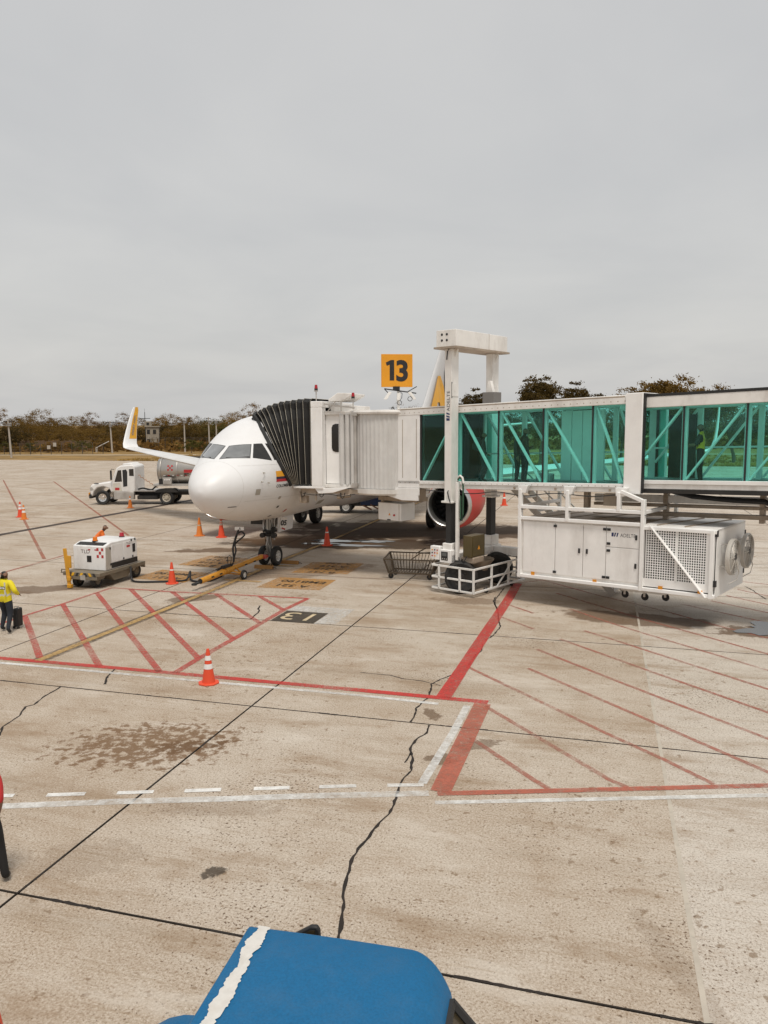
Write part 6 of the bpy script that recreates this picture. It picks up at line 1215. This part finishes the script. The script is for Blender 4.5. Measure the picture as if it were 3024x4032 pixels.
# ---- traffic cones
CO=mat('cone_red_orange',(.72,.075,.025),.55,var=.08,dirt=.15); CO2=mat('cone_orange',(.72,.21,.03),.55,var=.1,dirt=.3); CWH=mat('cone_band',(.78,.77,.74),.5,var=.05,dirt=.2)
def cone(p,h,label,m=CO,bands=((.42,.57),(.68,.82)),rz=.5,bm=None):
    r=empty('traffic_cone',(p[0],p[1],0),rz,label,'traffic cone','orange traffic cones on the apron'); s=h/.72; rb,rt=.135*s,.032*s; zb=.045*s
    b=MB(); a=.21*s; b.prism([(a*math.cos(math.pi/4*k+.39)*1.06,a*math.sin(math.pi/4*k+.39)*1.06) for k in range(8)],0,zb*.7,'z'); b.build('base',m,r,bevel=.01)
    ed=[0]+[v for q in bands for v in q]+[1]
    for k in range(len(ed)-1):
        z0,z1=lerp(zb*.7,h,ed[k]),lerp(zb*.7,h,ed[k+1]); r0,r1=lerp(rb,rt,ed[k]),lerp(rb,rt,ed[k+1]); b=MB()
        pr=[(r0,z0),(r1,z1)]
        if k==len(ed)-2: pr+=[(r1*.85,z1+.012*s),(.001,z1+.014*s)]
        if k%2: pr=[(r0+.003,z0),(r1+.003,z1)]
        b.lathe(pr,(0,0,0),'z',24); b.build('band' if k%2 else 'cone_body',(bm or CWH) if k%2 else m,r,smooth=True)
cone(SPOT['cone1'],.74,'red traffic cone with two white bands on the near red line',rz=.3)
cone(SPOT['cone2'],.74,'red cone without wide bands beside the yellow tow bar end',bands=((.62,.68),))
cone(SPOT['cone3'],.9,'faded yellow orange cone, left of the two below the nose',m=CO2,bands=((.55,.62),),bm=mat('faded_band',(.55,.42,.28),.6))
cone(SPOT['cone4'],.9,'red cone with pale top, right of the two below the nose',bands=((.66,.78),(.82,.92)),bm=mat('faded_band2',(.62,.45,.36),.6))
cone(SPOT['cone5'],.85,'red cone standing in the puddles under the aircraft belly',bands=((.68,.74),))
cone(SPOT['cone6'],.92,'rear cone of the pair on the far red line at the left',bands=((.5,.64),(.7,.84)))
cone(SPOT['cone7'],.85,'front cone of the pair on the far red line at the left',bands=((.45,.6),(.72,.84)),m=CO2)
cone(SPOT['cone8'],.8,'pale orange cone beside the fuel truck',m=CO2,bands=((.7,.82),))
cone(SPOT['cone9'],.9,'orange cone seen under the tunnel behind the far lift column',bands=((.5,.62),))
cone((-3.38,6.05),.9,'large red cone at the bottom left edge of the picture',bands=((.66,.86),),rz=.2)
# ================================================================ PEOPLE
SKIN=mat('skin',(.22,.12,.075),.6,var=.06); HAIR=mat('hair',(.012,.01,.009),.6)
def person(loc,rz,label,J,mats,name='person',rad=None,scale=1.0,group=None):
    """J: joint dict; bones listed with a region each; one continuous skinned mesh."""
    B=[('pel','spine','top'),('spine','chest','top'),('chest','neck','top'),('neck','jaw','head'),('jaw','head','head'),('head','crown','head'),
       ('pel','hipL','bot'),('hipL','kneeL','bot'),('kneeL','ankL','bot'),('ankL','toeL','shoe'),('pel','hipR','bot'),('hipR','kneeR','bot'),('kneeR','ankR','bot'),('ankR','toeR','shoe'),
       ('chest','shoL','top'),('shoL','elbL','sleeve'),('elbL','wriL','arm'),('wriL','palL','skin'),('chest','shoR','top'),('shoR','elbR','sleeve'),('elbR','wriR','arm'),('wriR','palR','skin')]
    RD=dict(pel=.135,spine=.13,chest=.15,neck=.06,jaw=.082,head=.102,crown=.07,hip=.1,knee=.066,ank=.05,toe=.042,sho=.078,elb=.052,wri=.036,pal=.036)
    if rad: RD.update(rad)
    J=dict(J); face=J.pop('face',(0,1,0)); names=list(J); V=[Vector(J[k]) for k in names]; E=[(names.index(a),names.index(c)) for a,c,_ in B]; RG=[g for _,_,g in B]; rv=[RD[k.rstrip('LR')] if k.rstrip('LR') in RD else RD[k] for k in names]
    # fingers: four and a thumb rooted in the palm
    for s in 'LR':
        p=Vector(J['pal'+s]); d=(p-Vector(J['wri'+s])).normalized(); sd=d.cross(Vector((0,1,0)) if abs(d.y)<.9 else Vector((1,0,0))).normalized(); pi=names.index('pal'+s)
        for f in range(4):
            ln=[.065,.078,.073,.055][f]; o=sd*(.024*(f-1.5)); q1=p+o+d*.035; q2=q1+d*ln*.6+Vector((0,.012,-.006)); k=len(V); V+=[q1,q2]; rv+=[.011,.009]; E+=[(pi,k),(k,k+1)]; RG+=['skin','skin']
        q1=p-sd*.05+d*.0; k=len(V); V+=[q1,q1+d*.045-sd*.01]; rv+=[.012,.01]; E+=[(pi,k),(k,k+1)]; RG+=['skin','skin']
    hd=Vector(J['head']); fw=Vector(face).normalized(); k=len(V); V+=[hd+fw*.115-Vector((0,0,.015))]; rv+=[.016]; E+=[(names.index('head'),k)]; RG+=['skin']
    sdv=fw.cross(Vector((0,0,1))).normalized()
    for s in(1,-1): k=len(V); V+=[hd+sdv*s*.1-Vector((0,0,.02))]; rv+=[.02]; E+=[(names.index('head'),k)]; RG+=['skin']
    me=bpy.data.meshes.new('body'); me.from_pydata([tuple(v) for v in V],E,[]); ob=bpy.data.objects.new('b',me); COL.objects.link(ob)
    sk=ob.modifiers.new('s','SKIN'); sk.use_smooth_shade=True; sk.branch_smoothing=.6
    if not me.skin_vertices: 
        bpy.context.view_layer.objects.active=ob
    for i,r_ in enumerate(rv): me.skin_vertices[0].data[i].radius=(r_,r_)
    me.skin_vertices[0].data[names.index('pel')].use_root=True
    ss=ob.modifiers.new('ss','SUBSURF'); ss.levels=2; ss.render_levels=2
    bpy.context.view_layer.update()
    nm=bpy.data.meshes.new_from_object(ob.evaluated_get(bpy.context.evaluated_depsgraph_get())); bpy.data.objects.remove(ob)
    keys=list(mats); nm.materials.clear()
    for k_ in keys: nm.materials.append(mats[k_])
    seg=[(V[a],V[c],g) for (a,c),g in zip(E,RG)]
    for p in nm.polygons:
        c=p.center; best=None
        for a,c2,g in seg:
            d=c2-a; t=max(0,min(1,(c-a).dot(d)/max(1e-9,d.length_squared))); ds=(c-(a+d*t)).length
            if best is None or ds<best[0]: best=(ds,g)
        g=best[1]
        if g=='head': g='hair' if ((c-hd).dot(fw)<.035 or c.z>hd.z+.06) else 'skin'
        if g=='bot' and 'stripe' in mats and c.z>.84: g='top'
        if g=='top' and 'stripe' in mats and (1.0<c.z<1.07): g='stripe'
        p.material_index=keys.index(g if g in keys else 'skin'); p.use_smooth=True
    r=empty(name,loc,rz,label,'person',group); r.scale=(scale,)*3
    o=bpy.data.objects.new('body',nm); COL.objects.link(o); o.parent=r
    return r
def stand(**k):
    J=dict(pel=(0,0,.93),spine=(0,.0,1.08),chest=(0,0,1.28),neck=(0,0,1.45),jaw=(0,.015,1.51),head=(0,.02,1.58),crown=(0,.0,1.66),hipL=(-.1,0,.88),kneeL=(-.11,.02,.48),ankL=(-.11,-.02,.08),toeL=(-.12,.14,.035),hipR=(.1,0,.88),kneeR=(.11,.02,.48),ankR=(.11,-.02,.08),toeR=(.12,.14,.035),
      shoL=(-.17,0,1.38),elbL=(-.22,-.02,1.1),wriL=(-.22,.06,.86),palL=(-.22,.08,.8),shoR=(.17,0,1.38),elbR=(.22,-.02,1.1),wriR=(.22,.06,.86),palR=(.22,.08,.8))
    J.update(k); return J
HV=mat('hivis_yellow',(.72,.60,.015),.7,var=.1,bump=.2,bscale=30); HO=mat('hivis_orange',(.8,.17,.02),.7,var=.1); REFL=mat('reflective_band',(.55,.55,.5),.4); JEAN=mat('dark_jeans',(.016,.02,.028),.85,var=.25,scale=8); SHOE=mat('black_shoe',(.012,.011,.01),.5); DKSH=mat('dark_shirt',(.03,.028,.03),.8,var=.2); REDS=mat('red_shirt',(.5,.03,.03),.75,var=.12); KH=mat('khaki_trousers',(.35,.2,.05),.8)
px,py=SPOT['worker']
p=person((px,py,0),R(-8),'person in a yellow high visibility jacket and dark jeans walking away at the left edge',
 stand(kneeL=(-.12,.14,.5),ankL=(-.16,.02,.1),toeL=(-.18,.18,.045),kneeR=(.13,.0,.5),ankR=(.18,-.22,.14),toeR=(.2,-.14,.035),elbR=(.33,-.06,1.13),wriR=(.3,.12,1.02),palR=(.28,.19,.99),elbL=(-.3,-.05,1.12)),
 dict(top=HV,sleeve=HV,arm=HV,stripe=REFL,bot=JEAN,shoe=SHOE,skin=SKIN,hair=HAIR),scale=1.0,rad=dict(chest=.168,spine=.155,pel=.15,sho=.095,elb=.068,wri=.05,hip=.115,knee=.08))
b=MB(); b.box(-.1,.13,-.176,-.17,1.19,1.27); lb=b.build('back_badge',mat('badge_black',(.012,.014,.03),.5),p)
text_mesh('lettering','Talma',.085,lambda u,v:Vector((u-.085,-.1785,1.21+v)),WHITE,p,bold=.002)
for x in(-.125,.125): b=MB(); b.box(x-.02,x+.02,-.174,-.168,1.05,1.38); b.build('reflective_strip',REFL,p)
sx,sy=SPOT['suit']; s_=empty('suitcase',(sx-.02,sy-.05,0),R(-12),'black upright suitcase beside the person in yellow','suitcase'); SC=mat('suitcase_black',(.014,.013,.013),.5,var=.3,bump=.1)
b=MB(); b.box(-.07,.07,-.12,.12,.05,.56); b.build('case',SC,s_,bevel=.04,seg=3); b=MB(); b.box(-.06,.06,-.14,-.12,.1,.4); b.build('front_pocket',SC,s_,bevel=.02)
b=MB(); b.path([(-.06,-.05,.55),(-.06,-.05,.6),(.07,-.05,.61),(.07,-.05,.55)],.014,6); b.build('grab_handle',STEEL,s_)
for x in(-.06,.06): b=MB(); b.lathe([(.001,-.02),(.04,-.02),(.045,0),(.04,.02),(.001,.02)],(x,-.1,.045),'x',12); b.build('castor_wheel',BLACK,s_)
# person bending behind the power unit
person((-11.15,29.5,0),R(-70),'person in an orange vest stooping behind the white power unit',
 stand(spine=(0,.08,1.08),chest=(0,.22,1.24),neck=(0,.33,1.36),jaw=(0,.37,1.42),head=(0,.4,1.49),crown=(0,.38,1.57),shoL=(-.17,.28,1.3),shoR=(.17,.28,1.3),elbL=(-.24,.36,1.02),wriL=(-.2,.5,.86),palL=(-.19,.56,.82),elbR=(.24,.36,1.02),wriR=(.2,.5,.86),palR=(.19,.56,.82),face=(.2,1,-.3)),
 dict(top=HO,sleeve=HO,arm=mat('lime_sleeve',(.6,.65,.05),.7),bot=JEAN,shoe=SHOE,skin=SKIN,hair=HAIR),rad=dict(chest=.165,spine=.15,sho=.09),scale=1.07)
# people in the tunnel
def inbr(x,y): q=BO+BT*x+BN*y; return (q.x,q.y,3.563+SLP*x)
p=person(inbr(.75,.5),R(-100),'person in dark clothes with a backpack in the first pane of the glass tunnel',stand(kneeL=(-.1,.1,.48),ankR=(.12,-.14,.1),toeR=(.12,-.02,.035),palR=(.24,.2,.92),wriR=(.24,.14,.95)),dict(top=DKSH,sleeve=DKSH,arm=DKSH,bot=JEAN,shoe=SHOE,skin=SKIN,hair=HAIR),scale=.97)
q=BO+BT*.75+BN*.5; s_=empty('backpack',(q.x-.2*math.sin(R(80))*1.0,q.y-.0,3.563+.02+1.02),R(-100),'dark backpack worn by the person in the first tunnel pane','backpack'); b=MB(); b.box(-.16,.16,-.11,.11,0,.44); b.build('bag',mat('backpack_blue',(.012,.02,.03),.7),s_,bevel=.07,seg=3); b=MB(); b.box(-.12,.12,-.16,-.11,.05,.24); b.build('pocket',SC,s_,bevel=.03)
p=person(inbr(2.3,.45),R(-80),'nearer person of the two standing together in the second tunnel pane',stand(wriL=(-.2,.2,1.05),palL=(-.14,.26,1.07)),dict(top=mat('brown_jacket',(.05,.028,.02),.8),sleeve=mat('brown_jacket',(.05,.028,.02),.8),arm=DKSH,bot=JEAN,shoe=SHOE,skin=SKIN,hair=HAIR),scale=1.03,rad=dict(chest=.18,spine=.16))
p=person(inbr(1.95,.6),R(-110),'farther person of the two standing together in the second tunnel pane',stand(),dict(top=DKSH,sleeve=DKSH,arm=DKSH,bot=JEAN,shoe=SHOE,skin=SKIN,hair=HAIR),scale=.98)
s_=empty('rolling_case',inbr(3.0,.5),R(-40),'small pale rolling case on the tunnel floor beside the two people','suitcase'); b=MB(); b.box(-.25,.25,-.16,.16,.05,.3); b.build('case',mat('grey_case',(.3,.3,.3),.5),s_,bevel=.04); b=MB(); b.path([(-.1,0,.3),(-.1,0,.4),(.1,0,.4),(.1,0,.3)],.015,6); b.build('grab_handle',BLK,s_)
p=person(inbr(7.62,.55),R(60),'person in a mustard vest leaning on the rail in the right hand tunnel',stand(spine=(0,.02,1.08),elbL=(-.24,.1,1.1),wriL=(-.12,.28,1.08),palL=(-.05,.3,1.08),elbR=(.24,.1,1.1),wriR=(.12,.28,1.08),palR=(.06,.3,1.08)),dict(top=mat('mustard_vest',(.8,.45,.03),.7),sleeve=DKSH,arm=SKIN,bot=mat('black_trousers',(.012,.011,.011),.8),shoe=SHOE,skin=SKIN,hair=HAIR),scale=1.0)
# person at the left edge of the frame, mostly out of view
person((-4.765,8.72,0),R(20),'person in a red shirt cut off by the left edge of the picture',stand(elbR=(.2,-.1,1.1),wriR=(.16,.0,.9),palR=(.14,.06,.86),kneeR=(.15,.06,.48),ankR=(.2,.02,.09),toeR=(.21,.16,.035)),dict(top=REDS,sleeve=REDS,arm=SKIN,bot=mat('black_trousers',(.012,.011,.011),.8),shoe=SHOE,skin=SKIN,hair=HAIR))
